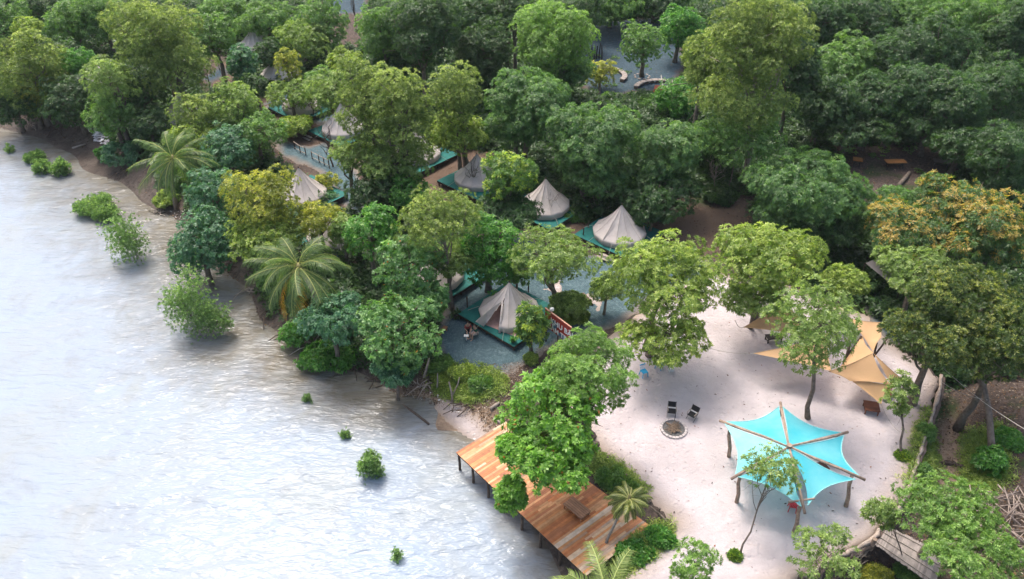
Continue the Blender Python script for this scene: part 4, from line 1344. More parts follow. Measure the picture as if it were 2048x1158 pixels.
# ------------------------------------------------------------------ wooden deck
D0, D1, D2, D3 = W(912, 905, .1), W(1011, 843, .1), W(1303, 1054, .1), W(1172, 1152, .1)
DZ = .1
uu = ((D3 - D0) + (D2 - D1)) / 2
Lu = uu.length
uu.normalize()
deck = thing("wooden_deck", "large orange plank deck on posts over the river edge", "deck", (D0.x, D0.y, 0))
V_, F_, C_ = [], [], []
mb = MB()
pw = .15
nrow = int(Lu / pw)
tones = [(.58, .26, .10), (.64, .32, .14), (.50, .20, .075), (.68, .40, .21), (.55, .22, .09), (.38, .22, .13), (.70, .49, .32), (.52, .20, .07)]
tonesb = [(.64, .43, .27), (.54, .32, .19), (.70, .52, .36), (.45, .32, .23), (.60, .38, .22)]
red_t = [(.58, .20, .065), (.50, .165, .055), (.64, .26, .09), (.46, .17, .07), (.68, .33, .15)]
for r in range(nrow):
    s = (r + .5) / nrow
    a = D0.lerp(D3, s) - Vector((D0.x, D0.y, 0))
    b = D1.lerp(D2, s) - Vector((D0.x, D0.y, 0))
    cuts = [0] + sorted(rnd.uniform(.15, .85) for _ in range(rnd.choice([1, 2, 2]))) + [1]
    e1 = rnd.uniform(-.006, .01) if s < .74 else 0
    for k in range(len(cuts) - 1):
        if s > .80:
            col = rnd.choice(tonesb + red_t[:2] + tones)
        elif s > .36:
            col = rnd.choice(red_t + tones[:3])
        else:
            col = rnd.choice(tones + red_t * 2 + tonesb[:2])
        if .775 < s < .80: col = (.66, .50, .36)
        g = rnd.uniform(.85, 1.1)
        A = a.lerp(b, cuts[k] + .0008); B = a.lerp(b, cuts[k + 1] - .0008)
        A.z = B.z = DZ + rnd.uniform(0, .006)
        mb.beam(A, B, pw - .008, .035, tuple(c * g for c in col))
o = mb.build("deck_board", WOODT, deck)
fr = MB()
o0 = Vector((D0.x, D0.y, 0))
for f in (.02, .35, .68, .98):
    A = D0.lerp(D1, f) - o0; B = D3.lerp(D2, f) - o0
    A.z = B.z = DZ - .10
    fr.beam(A, B, .08, .15)
fr.build("joist", DARKW, deck)
for s in (.0, .12, .25, .38, .52, .66, .80, .94):
    for f in (.03, .5, .96):
        p = D0.lerp(D3, s + .01).lerp(D1.lerp(D2, s + .01), f) - o0
        gzz = gz(p.x + o0.x, p.y + o0.y)
        MB().tube([(p.x, p.y, gzz - .4), (p.x + .03, p.y, (gzz + DZ) / 2), (p.x, p.y, DZ - .1)], [.10, .085, .08], 7).build("post", BARKD, deck)

def low_table(label, loc, rz, L, Wd, H, col, name="low_table", n=6, group=None):
    t = thing(name, label, "table", loc, rz, group)
    mb = MB()
    for k in range(n):
        y = (k + .5) / n * Wd - Wd / 2
        g = rnd.uniform(.75, 1.15)
        mb.box((0, y, H - .02), (L, Wd / n - .012, .04), col=tuple(c * g for c in col))
    mb.build("table_top", WOODT, t)
    for sx in (-1, 1):
        for sy in (-1, 1):
            MB().box((sx * (L / 2 - .08), sy * (Wd / 2 - .08), (H - .04) / 2), (.07, .07, H - .04), col=col).build("leg", WOODT, t)
    f = MB()
    for s in (-1, 1):
        f.box((0, s * (Wd / 2 - .08), H - .09), (L - .24, .03, .07), col=col)
        f.box((s * (L / 2 - .08), 0, H * .35), (.04, Wd - .24, .05), col=col)
    f.build("apron", WOODT, t)
    return t
ang_deck = math.atan2(uu.y, uu.x)
p = W(1153, 1023, DZ + .02)
low_table("low slatted wooden table standing on the orange deck", (p.x, p.y, DZ + .02), ang_deck, 1.45, .85, .38, (.40, .20, .11))
p = G(1740, 822)
low_table("square brown wooden table on the sand below the tan sails", (p.x, p.y, .03), R_(-12), .95, .95, .45, (.20, .07, .035), n=5)
p = G(1771, 790)
low_table("narrow brown wooden table half under the lowest tan sail", (p.x, p.y, .03), R_(65), 1.3, .6, .45, (.24, .075, .035), n=4)
p = G(1632, 945)
low_table("dark red brown table in the shade of the turquoise canopy", (p.x, p.y, .03), R_(20), 1.3, .7, .42, (.12, .035, .02), n=4)
p = G(1546, 682)
low_table("dark table in the shade under the upper left tan sail", (p.x, p.y, .03), R_(10), 1.2, .6, .45, (.05, .035, .03), n=4)
p = G(882, 672)
low_table("narrow orange wooden bench on the gravel left of the seated people", p, R_(62), 1.5, .34, .42, (.45, .20, .09), "wooden_bench", n=2)

# picnic tables in the dark clearing
for px, py, L, rz, lb in [(1787, 322, 2.0, .05, 'orange topped picnic table with black legs in the dark clearing'), (1712, 318, .9, -.3, 'small orange topped table left of the picnic table in the clearing'),
                          (1880, 322, 1.6, -.3, 'dark low picnic table half under leaves right in the clearing')]:
    t = thing("picnic_table", lb, "table", G(px, py + 14), rz, 'tables in the dark clearing')
    mb = MB()
    for k in range(5):
        mb.box((0, (k - 2) * .17, .75), (L, .155, .04), col=(.42 * rnd.uniform(.8, 1.1), .17, .05) if px != 1880 else (.12, .09, .07))
    mb.build("table_top", WOODT, t)
    for sx in (-1, 1):
        f = MB()
        f.beam((sx * (L / 2 - .2), -.35, 0), (sx * (L / 2 - .2), .3, .72), .05, .05).beam((sx * (L / 2 - .2), .35, 0), (sx * (L / 2 - .2), -.3, .72), .05, .05)
        f.build("leg", STEEL, t)
    MB().beam((-L / 2 + .2, 0, .36), (L / 2 - .2, 0, .36), .04, .04).build("stretcher", STEEL, t)

# ------------------------------------------------------------------ fire pit and chairs
p = G(1347, 859)
t = thing("fire_pit", "round stone rimmed fire pit full of sticks on the pale sand", "fire pit", (p.x, p.y, .02))
ring = MB()
for k in range(22):
    a = 2 * PI * k / 22
    ring.box((math.cos(a) * .80, math.sin(a) * .80, .05), (.17, .21, .16 + rnd.uniform(-.03, .04)), rz=a + rnd.uniform(-.1, .1), rx=rnd.uniform(-.1, .1))
o = ring.build("stone_rim", simple("whitish_stone", (.52, .46, .44), .9, .3, 6, .2, .6), t)
bv = o.modifiers.new("bev", 'BEVEL'); bv.width = .03; bv.segments = 2
ash = MB(); ash.tube([(0, 0, .01), (0, 0, .05)], [.76, .74], 24); ash.build("ash_bed", simple("ash", (.13, .125, .12), .95, .4, 12), t)
st = MB()
for k in range(70):
    a, r = rnd.uniform(0, 6.28), rnd.uniform(0, .42)
    c = Vector((math.cos(a) * r, math.sin(a) * r, .09 + rnd.uniform(0, .12)))
    d = Vector((rnd.uniform(-1, 1), rnd.uniform(-1, 1), rnd.uniform(-.2, .25))).normalized() * rnd.uniform(.12, .33)
    st.tube([c - d, c + d * .1 + Vector((.01, .01, .01)), c + d], rnd.uniform(.012, .03), 5)
st.build("firewood", simple("stick_wood", (.26, .185, .13), .9, .5, 9), t)
pk = MB().tube([(.10, .5, .05), (.11, .55, 1.25)], .014, 5)
o = pk.build("iron_poker", STEEL, None, loc=(p.x, p.y, .02)); tag(o, "thin iron rod standing in the fire pit", "rod")

def dchair(label, loc, rz):
    t = thing("camping_chair", label, "chair", loc, rz, "black camping chairs at the fire pit")
    s = MB()
    n = 6
    for k in range(n):
        y0, y1 = -.24 + .46 * k / n, -.24 + .46 * (k + 1) / n
        f = lambda y: .42 - .03 * math.sin((y + .24) / .46 * PI)
        s.add([(-.25, y0, f(y0)), (.25, y0, f(y0)), (.25, y1, f(y1)), (-.25, y1, f(y1))], [(0, 1, 2, 3)])
    o = s.build("seat", BLACKC, t); o.modifiers.new("t", 'SOLIDIFY').thickness = .02
    o = MB().add([(-.25, .25, .52), (.25, .25, .52), (.25, .40, .86), (-.25, .40, .86)], [(0, 1, 2, 3)]).build("backrest", BLACKC, t); o.modifiers.new("t", 'SOLIDIFY').thickness = .02
    MB().box((0, .235, .455), (.50, .05, .03)).build("white_band", WHITEC, t)
    for sx in (-1, 1):
        x = sx * .27
        MB().beam((x, -.26, 0), (x, .24, .44), .022, .022).build("leg", STEEL, t)
        MB().beam((x, .28, 0), (x, -.22, .44), .022, .022).build("leg", STEEL, t)
        MB().beam((x, .22, .40), (x, .42, .88), .022, .022).build("back_frame", STEEL, t)
        MB().box((x, 0, .60), (.05, .46, .025)).beam((x, -.2, .44), (x, -.2, .60), .02, .02).build("armrest", PALE, t)
    return t
p = G(1342, 831); dchair("black camping chair directly behind the fire pit", (p.x, p.y, .03), R_(-8))
p = G(1383, 838); dchair("black camping chair turned sideways right of the fire pit", (p.x, p.y, .03), R_(-42))

def plastic_chair(label, loc, rz, mat, group):
    t = thing("plastic_chair", label, "chair", loc, rz, group)
    o = MB().box((0, 0, .42), (.42, .42, .03)).build("seat", mat, t)
    bk = MB()
    for k in range(5):
        bk.beam((-.17 + k * .085, .20, .44), (-.19 + k * .095, .29, .80), .04, .015)
    bk.box((0, .295, .81), (.44, .03, .07), rx=-.2)
    bk.build("backrest", mat, t)
    for sx in (-1, 1):
        for sy in (-1, 1):
            MB().beam((sx * .18, sy * .18, .41), (sx * .22, sy * .23, 0), .045, .045).build("leg", mat, t)
BG = "blue plastic chairs under the large yellow green tree"
p = G(1287, 752); plastic_chair("blue plastic chair nearest the fire pit under the big tree", (p.x, p.y, .03), .4, BLUEP, BG)
p = G(1318, 736); plastic_chair("blue plastic chair behind and right of the nearest blue one", (p.x, p.y, .03), 2.6, BLUEP, BG)
p = G(1306, 678); plastic_chair("blue plastic chair farther back beside the tree trunk", (p.x, p.y, .03), 1.2, BLUEP, BG)
p = G(1583, 1020); plastic_chair("red plastic chair peeking out under the front of the turquoise canopy", (p.x, p.y, .03), 2.9, REDP, None)
p = G(1590, 985); plastic_chair("blue plastic chair in the shade under the turquoise canopy", (p.x, p.y, .03), 2.0, BLUEP, None)
o = MB().box((0, 0, .16), (.36, .26, .32)).box((0, 0, .335), (.39, .29, .03)).build("cool_box", WHITEC, None, loc=(*G(1342, 742)[:2], .03), rz=.3); tag(o, "small white and blue box beside the blue chairs", "box")

# ------------------------------------------------------------------ sign
pL, pR_ = G(1092, 662), G(1152, 700)
zt = 3.05
A, B = W(1091, 617, zt + pL.z), W(1142, 656, zt + pR_.z - .0)
ang = math.atan2(B.y - A.y, B.x - A.x)
Ls = (B - A).xy.length
sg = thing("camp_sign", "red and blue wooden camp sign with white lettering between the trees", "sign", (A.x, A.y, gz(A.x, A.y)), ang)
zb = A.z - gz(A.x, A.y)
HT = 1.55
for k, (z0, z1, colr) in enumerate([(HT * .5, HT, (.40, .05, .035)), (0, HT * .5, (.40, .05, .035))]):
    MB().box((Ls / 2, 0, zb - HT + (z0 + z1) / 2), (Ls, .05, z1 - z0 - .02), col=colr).build("board", PAINT, sg)
blues = MB()
blues.box((.25, -.03, zb - HT * .72), (.5, .02, HT * .42), col=(.06, .22, .36)).box((Ls * .38, -.031, zb - HT * .55), (.5, .02, HT * .45), col=(.12, .22, .30)).box((Ls * .72, -.03, zb - HT * .86), (Ls * .4, .02, .3), col=(.12, .22, .30))
blues.build("blue_panel", PAINT, sg)
MB().beam((-.05, 0, zb + .03), (Ls + .05, 0, zb + .03), .09, .07, col=(.55, .28, .2)).build("top_rail", PAINT, sg)
for x in (.1, Ls / 2, Ls - .1):
    MB().tube([(x, .06, -.3), (x, .06, zb)], .05, 6).build("post", DARKW, sg)
def text(body, size, x, z, mat, parent, y=-.045, rx=PI / 2):
    cu = bpy.data.curves.new("lettering", 'FONT')
    cu.body = body; cu.size = size; cu.extrude = .006; cu.offset = .012
    o = bpy.data.objects.new("lettering", cu)
    COL.objects.link(o)
    o.parent = parent
    o.location = (x, y, z); o.rotation_euler = (rx, 0, 0)
    cu.materials.append(mat)
    dg = bpy.context.evaluated_depsgraph_get()
    me = bpy.data.meshes.new_from_object(o.evaluated_get(dg))
    me.name = 'lettering'
    o2 = link('lettering', me, parent, (x, y, z)); o2.rotation_euler = (rx, 0, 0)
    bpy.data.objects.remove(o)
    o2.name = 'lettering'
    return o2
LET = simple("white_lettering", (.8, .8, .78), .6, .05, 5, .3, 0)
text("KHU BÃI", .62, .62, zb - HT * .52, LET, sg)
text("CẮM TRẠI", .58, .28, zb - HT * .94, LET, sg)
lp = MB().tube([(0, 0, -.03), (0, 0, .0), (0, 0, .16), (0, 0, .22)], [.06, .16, .16, .06], 10)
o = lp.build("lamp_shade", WHITEC, sg, True, loc=(.55, .12, zb + .12))

# ------------------------------------------------------------------ fences and edgings
def rail_fence(label, bases, H=1.0, name="rail_fence", mat=DARKW, railmat=PALE, rails=(.95, .3), r=.045, group=None):
    P = [G(*b) for b in bases]
    t = thing(name, label, "fence", P[0], 0, group)
    for q in P:
        MB().tube([q - P[0] + Vector((0, 0, -.3)), q - P[0] + Vector((0, 0, H))], r * 1.15, 6).build("post", mat, t)
    for f in rails:
        MB().tube([q - P[0] + Vector((rnd.uniform(-.02, .02), -r * 1.6, H * f)) for q in P], r * .8, 6).build("rail", railmat, t)
rail_fence("short pale rail fence on the orange earth, left of the gravel path", [(590, 299), (601, 306), (612, 311)], .95)
rail_fence("longer pale rail fence beside the tent steps on the gravel path", [(625, 319), (639, 326), (649, 331), (659, 336)], .95)
rail_fence("low orange rail near the large half hidden tent", [(527, 222), (540, 218), (552, 214)], .6, railmat=simple("orange_rail", (.3, .12, .06)), rails=(.95,))
# log fence at the left sand edge
P = [G(x, y) for x, y in [(1197, 906), (1215, 922), (1236, 942), (1252, 958), (1270, 978), (1283, 992), (1300, 1008), (1318, 1026), (1340, 1050)]]
for q in P: q.z = -.02
t = thing("log_fence", "low grey fence of horizontal logs along the left edge of the sand", "fence", P[0])
for i, q in enumerate(P):
    MB().tube([q - P[0] + Vector((0, 0, -.8)), q - P[0] + Vector((.0, 0, .28 + .15 * (i % 2)))], .06, 6).build("post", BARK, t)
for i in range(len(P) - 1):
    mb = MB()
    for z in (-.35, -.17, .0, .15):
        if z > .1 and i % 3 == 0: continue
        a = P[i] - P[0] + Vector((-.07, -.05, z + rnd.uniform(-.03, .03))); b = P[i + 1] - P[0] + Vector((-.07, -.05, z + rnd.uniform(-.03, .03)))
        mb.tube([a, a.lerp(b, .5) + Vector((0, 0, rnd.uniform(-.03, .03))), b], [.06, .065, .055], 6)
    mb.build("log", BARK, t, True)
# sand edging
E = [W(x, y) for x, y in [(1884, 752), (1876, 790), (1864, 830), (1850, 868), (1840, 900), (1830, 935), (1820, 968), (1806, 1002), (1785, 1030), (1768, 1050), (1742, 1082), (1700, 1103), (1665, 1118), (1640, 1132), (1600, 1160)]]
pts = []
for i in range(len(E) - 1):
    for k in range(5):
        pts.append(E[i].lerp(E[i + 1], k / 5) + Vector((rnd.uniform(-.06, .06), rnd.uniform(-.06, .06), .02 + rnd.uniform(-.02, .05))))
t = thing("retaining_edge", "pale log and earth edging holding the sand above the gully", "edging", pts[0])
EDG = simple("pale_edging", (.40, .325, .27), .95, .4, 3, .1, .8)
MB().tube([q - pts[0] for q in pts], [rnd.uniform(.09, .16) for _ in pts], 7).build("edge_log", EDG, t, True)
MB().tube([q - pts[0] + Vector((.12, -.08, -.25)) for q in pts], [rnd.uniform(.14, .22) for _ in pts], 7).build("earth_bank", simple("bank_earth", (.17, .125, .10), .95, .4, 3, .1, .8), t, True)
o = MB().tube([(0, 0, -.5), (.02, .0, .45)], .13, 9).build("log_post", LOGM, None, loc=W(1745, 1088)); tag(o, "stout pale log post at the corner of the bamboo walkway", "post")
# bamboo walkway
q0, q1, q2, q3 = W(1770, 1050, -.05), W(1750, 1088, -.05), W(1870, 1172, -.1), W(1885, 1110, -.1)
t = thing("bamboo_walkway", "grey bamboo slat walkway crossing the ditch at the bottom right", "walkway", q1)
mb = MB()
n = 46
for k in range(n):
    s = (k + .5) / n
    a, b = q0.lerp(q3, s) - q1, q1.lerp(q2, s) - q1
    a.z += rnd.uniform(-.02, .02); b.z += rnd.uniform(-.02, .02)
    g = rnd.uniform(.6, 1.15)
    mb.beam(a + (a - b) * rnd.uniform(0, .06), b - (a - b) * rnd.uniform(0, .05), .085, .03, (.34 * g, .29 * g, .26 * g))
mb.build("slat", WOODT, t)
mb = MB()
for f in (.08, .36, .64, .92):
    mb.tube([(q0.lerp(q1, f) - q1) + Vector((0, 0, .045)), (q3.lerp(q2, f) - q1) + Vector((0, 0, .045))], .03, 5, (.30, .25, .21))
mb.build("crosspiece", WOODT, t)

# ------------------------------------------------------------------ stone benches
def arc_bench(label, cxy, r, a0, a1, group, w=.62, h=.42, z=None):
    c = G(*cxy)
    t = thing("stone_bench", label, "bench", c, 0, group)
    mb = MB()
    n = max(3, int((a1 - a0) / 14))
    for k in range(n):
        b0, b1 = R_(a0 + (a1 - a0) * k / n + .8), R_(a0 + (a1 - a0) * (k + 1) / n - .8)
        vs = []
        for zz in (h - .1, h):
            for rr, bb in ((r - w / 2, b0), (r + w / 2, b0), (r + w / 2, b1), (r - w / 2, b1)):
                vs.append((math.cos(bb) * rr, math.sin(bb) * rr, zz))
        mb.add(vs, [(3, 2, 1, 0), (4, 5, 6, 7), (0, 1, 5, 4), (1, 2, 6, 5), (2, 3, 7, 6), (3, 0, 4, 7)])
    mb.build("seat_slab", STONE, t)
    mb = MB()
    for k in range(n + 1):
        bb = R_(a0 + 3 + (a1 - a0 - 6) * k / n)
        mb.box((math.cos(bb) * r, math.sin(bb) * r, (h - .1) / 2 - .1), (w * .7, .34, h + .1), rz=bb)
    mb.build("support", simple("brown_stone", (.17, .12, .095), .9, .4, 5, .2, .5), t)
arc_bench("curved stone bench around the small yellowish tree, long right arc", (1208, 155), 2.5, -38, 100, 'curved stone benches in the gravel clearing')
arc_bench("short left piece of the round stone bench, behind the small yellowish tree", (1208, 155), 2.5, 150, 200, 'curved stone benches in the gravel clearing')
arc_bench("curved stone bench farther right, beside the vivid green tree", (1322, 185), 3.0, 45, 162, 'curved stone benches in the gravel clearing')
c = G(1284, 154)
t = thing("stone_ring", "low ring of pale stones around the trunk in the gravel clearing", "stones", c)
for k in range(9):
    a = 2 * PI * k / 9
    o = MB().box((0, 0, .05), (.34, .22, .2)).build("stone", STONE, t, loc=(math.cos(a) * .9, math.sin(a) * .9, 0), rz=a + PI / 2)
    bv = o.modifiers.new("bev", 'BEVEL'); bv.width = .05; bv.segments = 2
o = MB().box((0, 0, .22), (1.7, 1.2, .06), rx=.35).box((0, -.3, .1), (1.6, .08, .3)).build("red_board", simple("red_brown_board", (.34, .09, .05), .8, .3, 4), None, loc=G(1322, 182), rz=-.3); tag(o, "slanted red brown board in front of the right curved bench", "board")
hm = MB(); A, B = W(1322, 150, 1.6), W(1330, 180, .6)
hm.tube([A - A, (B - A) * .5 + Vector((0, 0, -.35)), B - A], [.03, .10, .03], 6)
o = hm.build("hanging_rope", ROPE, None, True, loc=A); tag(o, "pale hanging rope above the slanted red brown board", "rope")

# lantern on the path edge
t = thing("lantern", "small teal topped lantern at the left end of the gravel path", "lantern", G(560, 338))
MB().tube([(0, 0, -.1), (0, 0, .5)], .04, 6).build("stand", DARKW, t)
MB().box((0, 0, .65), (.3, .3, .28)).build("lantern_body", simple("teal_paint", (.10, .28, .27), .6), t)
MB().tube([(0, 0, .79), (0, 0, .95)], [.26, .02], 4).build("lantern_roof", STEEL, t)

# ------------------------------------------------------------------ coconut palms
def frond(L, rise, droop, rng, width=.75, leafl=.75, col1=(.07, .14, .03), col2=(.14, .22, .05), ribc=(.46, .46, .18)):
    """a frond leaving the origin along +X"""
    n = 13
    pts = []
    for i in range(n):
        t = i / (n - 1)
        a = rise - droop * t ** 1.25
        if i == 0:
            pts.append(np.array([0., 0, 0]))
        else:
            pts.append(pts[-1] + np.array([math.cos(a), 0, math.sin(a)]) * L / (n - 1))
    pts = np.array(pts)
    pts[:, 1] += np.sin(np.linspace(0, 1.6, n)) * rng.normal(0, .08) * L
    V, F, C = [], [], []
    nl = 34
    for s in (-1, 1):
        for i in range(nl):
            t = .16 + .84 * (i + rng.uniform(-.2, .2)) / nl
            t = min(.995, t)
            k = t * (n - 1); j = min(n - 2, int(k)); f = k - j
            p = pts[j] * (1 - f) + pts[j + 1] * f
            d = unit(pts[j + 1] - pts[j])
            up = np.array([-d[2], 0, d[0]])
            l = leafl * (math.sin(min(1, (t - .05) * 1.25) * PI * .85) * .75 + .35) * rng.uniform(.85, 1.1)
            sd = unit(np.array([d[0] * .75, s * .9, d[2] * .75 - .35]) + up * .08 + rng.normal(0, .06, 3))
            w = d * .026
            mid = p + sd * l * .5
            tip = p + sd * l * .95 + np.array([0, 0, -.42 * l]) + d * l * .12
            b = len(V)
            V += [p - w, p + w, mid + w * .9, mid - w * .9, tip]
            F += [[b, b + 1, b + 2, b + 3], [b + 3, b + 2, b + 4, b + 4]]
            t_ = rng.uniform(0, 1)
            c = (np.array(col1) * (1 - t_) + np.array(col2) * t_) * rng.uniform(.75, 1.3)
            C += [c] * 4 + [c * 1.15]
    mbv = MB()
    mbv.tube(pts, np.linspace(.05, .012, n), 5)
    b = len(V)
    V += list(mbv.v)
    F2 = [[i + b for i in f] for f in mbv.f]
    C += [np.array(ribc)] * len(mbv.v)
    F = [f if f[2] != f[3] else f[:3] for f in F] + F2
    return mesh_np("frond", V, F, LEAF, np.array(C))

def palm(label, crown_px, zc, base_px, L=3.2, n=24, seed=1, cols=None, dead=0, trunk_r=.17, group=None, elev=(1.45, -.7)):
    rng = np.random.RandomState(seed)
    c = W(*crown_px, zc)
    b = G(*base_px) if base_px else Vector((c.x, c.y, gz(c.x, c.y)))
    root = thing("coconut_palm", label, "palm", b, 0, group)
    top = c - b
    P = [Vector((0, 0, -.3)), Vector((top.x * .18, top.y * .18, top.z * .33)), Vector((top.x * .55, top.y * .55, top.z * .7)), top]
    MB().tube(P, [trunk_r * 1.5, trunk_r * 1.05, trunk_r * .95, trunk_r * .9], 10).build("trunk", simple("palm_bark", (.27, .235, .20), .9, .35, 9, .1, .6), root, True)
    heart = MB().tube([top + Vector((0, 0, -.25)), top, top + Vector((0, 0, .35))], [trunk_r, trunk_r * 1.7, trunk_r * .6], 8)
    heart.build("crown_heart", simple("palm_heart", (.22, .2, .08), .8), root, True)
    for i in range(n):
        u = i / (n - 1)
        e = elev[0] + (elev[1] - elev[0]) * u ** .85
        az = i * 2.39996 + rng.normal(0, .28)
        k = dict(cols or {})
        if i >= n - dead:
            k = dict(col1=(.45, .22, .03), col2=(.6, .32, .05), ribc=(.4, .25, .08))
        me = frond(L * rng.uniform(.88, 1.08) * (.72 + .28 * min(1, u * 3)), e, rng.uniform(.9, 1.75) * (1 - .25 * u), rng, leafl=.215 * L, **k)
        o = link("frond", me, root, top)
        o.rotation_euler = (rng.normal(0, .15), 0, az)
palm("coconut palm nearest the top of the picture, leaning over the mud shore", (346, 318), 5.9, (352, 415), 3.9, 30, 11, group='large coconut palms')
palm("larger coconut palm in front of the river bank with a thick leaning trunk", (598, 535), 5.2, (650, 640), 4.2, 32, 12, dead=2, trunk_r=.22, group='large coconut palms', cols=dict(col1=(.08, .15, .045), col2=(.17, .24, .07)))
palm("coconut palm cut by the bottom edge of the picture beside the deck", (1215, 1205), 3.2, (1215, 1255), 3.6, 22, 13, trunk_r=.16, cols=dict(col1=(.13, .2, .05), col2=(.27, .33, .10), ribc=(.5, .55, .2)))
# small feathery palm leaning across the deck
palm("small feathery palm with a curved trunk growing through the end of the deck", (1258, 998), 2.5, (1205, 1105), 1.35, 28, 14, trunk_r=.075, cols=dict(col1=(.12, .16, .04), col2=(.25, .28, .08)), elev=(1.0, -.5))

# ------------------------------------------------------------------ bare branched trees and driftwood
def bare_tree(label, base_px, H, spread, seed, mat=PALE, r=.08, name="bare_tree", lean=(0, 0)):
    rng = np.random.RandomState(seed)
    b = G(*base_px)
    root = thing(name, label, "tree", b)
    mb = MB()
    P = limb_pts((0, 0, -.3), (lean[0], lean[1], H * .8), rng, 7, .15)
    mb.tube(P, np.linspace(r, r * .4, 7), 6)
    mb.build("trunk", mat, root, True)
    mb = MB()
    for i in range(9):
        j = rng.randint(2, 6)
        s = P[j]
        e = s + np.array([rng.uniform(-1, 1) * spread, rng.uniform(-1, 1) * spread, rng.uniform(.25, .6) * H])
        L_ = limb_pts(s, e, rng, 5, .3)
        mb.tube(L_, np.linspace(r * .45, r * .12, 5), 5)
        for _ in range(4):
            q = L_[rng.randint(1, 5)]
            mb.tube(limb_pts(q, q + np.array([rng.uniform(-.5, .5) * spread, rng.uniform(-.5, .5) * spread, rng.uniform(.05, .3) * H]), rng, 4, .3), np.linspace(r * .2, r * .07, 4), 4)
    mb.build("branch", mat, root, True)
bare_tree("leafless pale branched tree at the upper left beside the far path", (440, 140), 5.5, 1.6, 31)
bare_tree("leafless dark branched tree in front of the large half hidden tent", (628, 240), 3.2, 1.6, 32, BARKD, .09)
bare_tree("bare twiggy tree in front of the tent left of the yellow topped tree", (945, 385), 3.2, 1.3, 33, BARK)
bare_tree("reddish leaning bare tree trunk beside the rail fence", (668, 335), 4.0, 1.2, 34, BARKD, .1, lean=(-.8, 1.2))
bare_tree("bare grey twigs rising at the corner of the sand by the walkway", (1775, 1060), 2.2, 1.1, 35, PALE, .035)
bare_tree("pale bare tree with crooked limbs left of the tall pale trunk", (1425, 385), 3.8, 1.0, 36, PALE, .07)
bare_tree("tall brown trunk rising on the dark slope left of the hillside tree", (1016, 160), 11, 1.2, 37, BARKD, .32)
bare_tree("two thin dark trunks in the dark hollow near the top edge", (712, 52), 5, .6, 38, BARKD, .08)
bare_tree("bare white branched shrub at the bottom edge beside the sand ditch", (1700, 1150), 2.0, 1.0, 39, PALE, .04)
bare_tree("bare twiggy tree in front of the half hidden tent right of the yellow topped tree", (1103, 440), 2.6, 1.0, 40, BARK, .05)
bare_tree("low grey mangrove roots and bare branches at the far left shore", (30, 238), 1.8, 2.2, 41, PALE, .06)
bare_tree("thin leafless tree on the bottom edge right of the sapling", (1660, 1165), 3.0, .9, 42, BARK, .05)
bare_tree("bare leafless bush on the brown slope right of the large half hidden tent", (645, 205), 2.2, 1.2, 43, BARKD, .05)

def stump(label, base_px, d, r, fork=False):
    b = G(*base_px)
    mb = MB().tube([(0, 0, -.3), (d[0] * .5 + .04, d[1] * .5, d[2] * .5), d], [r, r * .8, r * .45], 6)
    if fork:
        mb.tube([(d[0] * .3, d[1] * .3, d[2] * .3), (d[0] * .3 + .45, d[1] * .3, d[2] * .9), (d[0] * .3 + .6, d[1] * .3, d[2] * 1.25)], [r * .6, r * .5, r * .3], 6)
        mb.tube([(0, 0, .1), (.6, .3, .35)], [r * .5, r * .3], 5).tube([(0, 0, .05), (-.5, .1, .2)], [r * .5, r * .3], 5)
    o = mb.build("dead_stump", PALE, None, True, loc=b)
    tag(o, label, "stump", "dead stumps at the eroded bank")
stump("thick leaning dead stump at the left end of the eroded bank", (846, 752), (.5, .3, 1.5), .13)
stump("thin upright dead stump on the eroded bank, left of the forked one", (873, 780), (.15, .1, 1.5), .08)
stump("forked pale dead stump on the eroded bank", (906, 806), (-.2, .1, 1.9), .09, True)
def logt(label, a, b, r, mat=PALE):
    A, B = G(*a), G(*b)
    A.z += r * .8; B.z += r * .8
    o = MB().tube([A - A, (B - A) * .5 + Vector((.03, .02, .02)), B - A], [r, r * .95, r * .75], 8).build("driftwood_log", mat, None, True, loc=A)
    tag(o, label, "log")
logt("pale driftwood log on the bank above the deck corner", (981, 820), (999, 807), .13)
logt("second pale driftwood log touching the upper deck corner", (988, 838), (1003, 850), .10)
logt("dark curved log lying on the white sand drift", (1166, 590), (1184, 612), .14, BARKD)
logt("long grey plank half sunk in the mud at the upper left shore", (145, 298), (172, 290), .12)
logt("long pale log lying on the dark earth slope by the tall pale trunk", (1425, 390), (1470, 330), .10)
logt("mossy fallen log in the dark picnic clearing", (1796, 375), (1818, 348), .22, BARK)
logt("bleached driftwood under the lower palm at the water", (600, 642), (640, 612), .10)
logt("dark submerged log beside the eroded bank in the shallows", (805, 812), (858, 850), .10, BARKD)

# branch pile at the right edge
c = G(2030, 1055)
rng = np.random.RandomState(5)
mb = MB()
for k in range(110):
    p = np.array([rng.uniform(-1.9, 1.9), rng.uniform(-2.3, 2.3), 0])
    p[2] = .15 + .55 * math.exp(-(p[0] ** 2 + p[1] ** 2) / 3) * rng.uniform(.2, 1)
    d = unit(rng.normal(0, 1, 3) * [1, 1, .22]) * rng.uniform(.4, 1.2)
    mb.tube([p - d, p + [0, 0, .06], p + d], rng.uniform(.015, .05), 5)
o = mb.build("brush_pile", simple("dry_branch", (.30, .24, .20), .9, .5, 7), None, True, loc=c); tag(o, "heap of cut dry branches at the right picture edge", "branch pile")
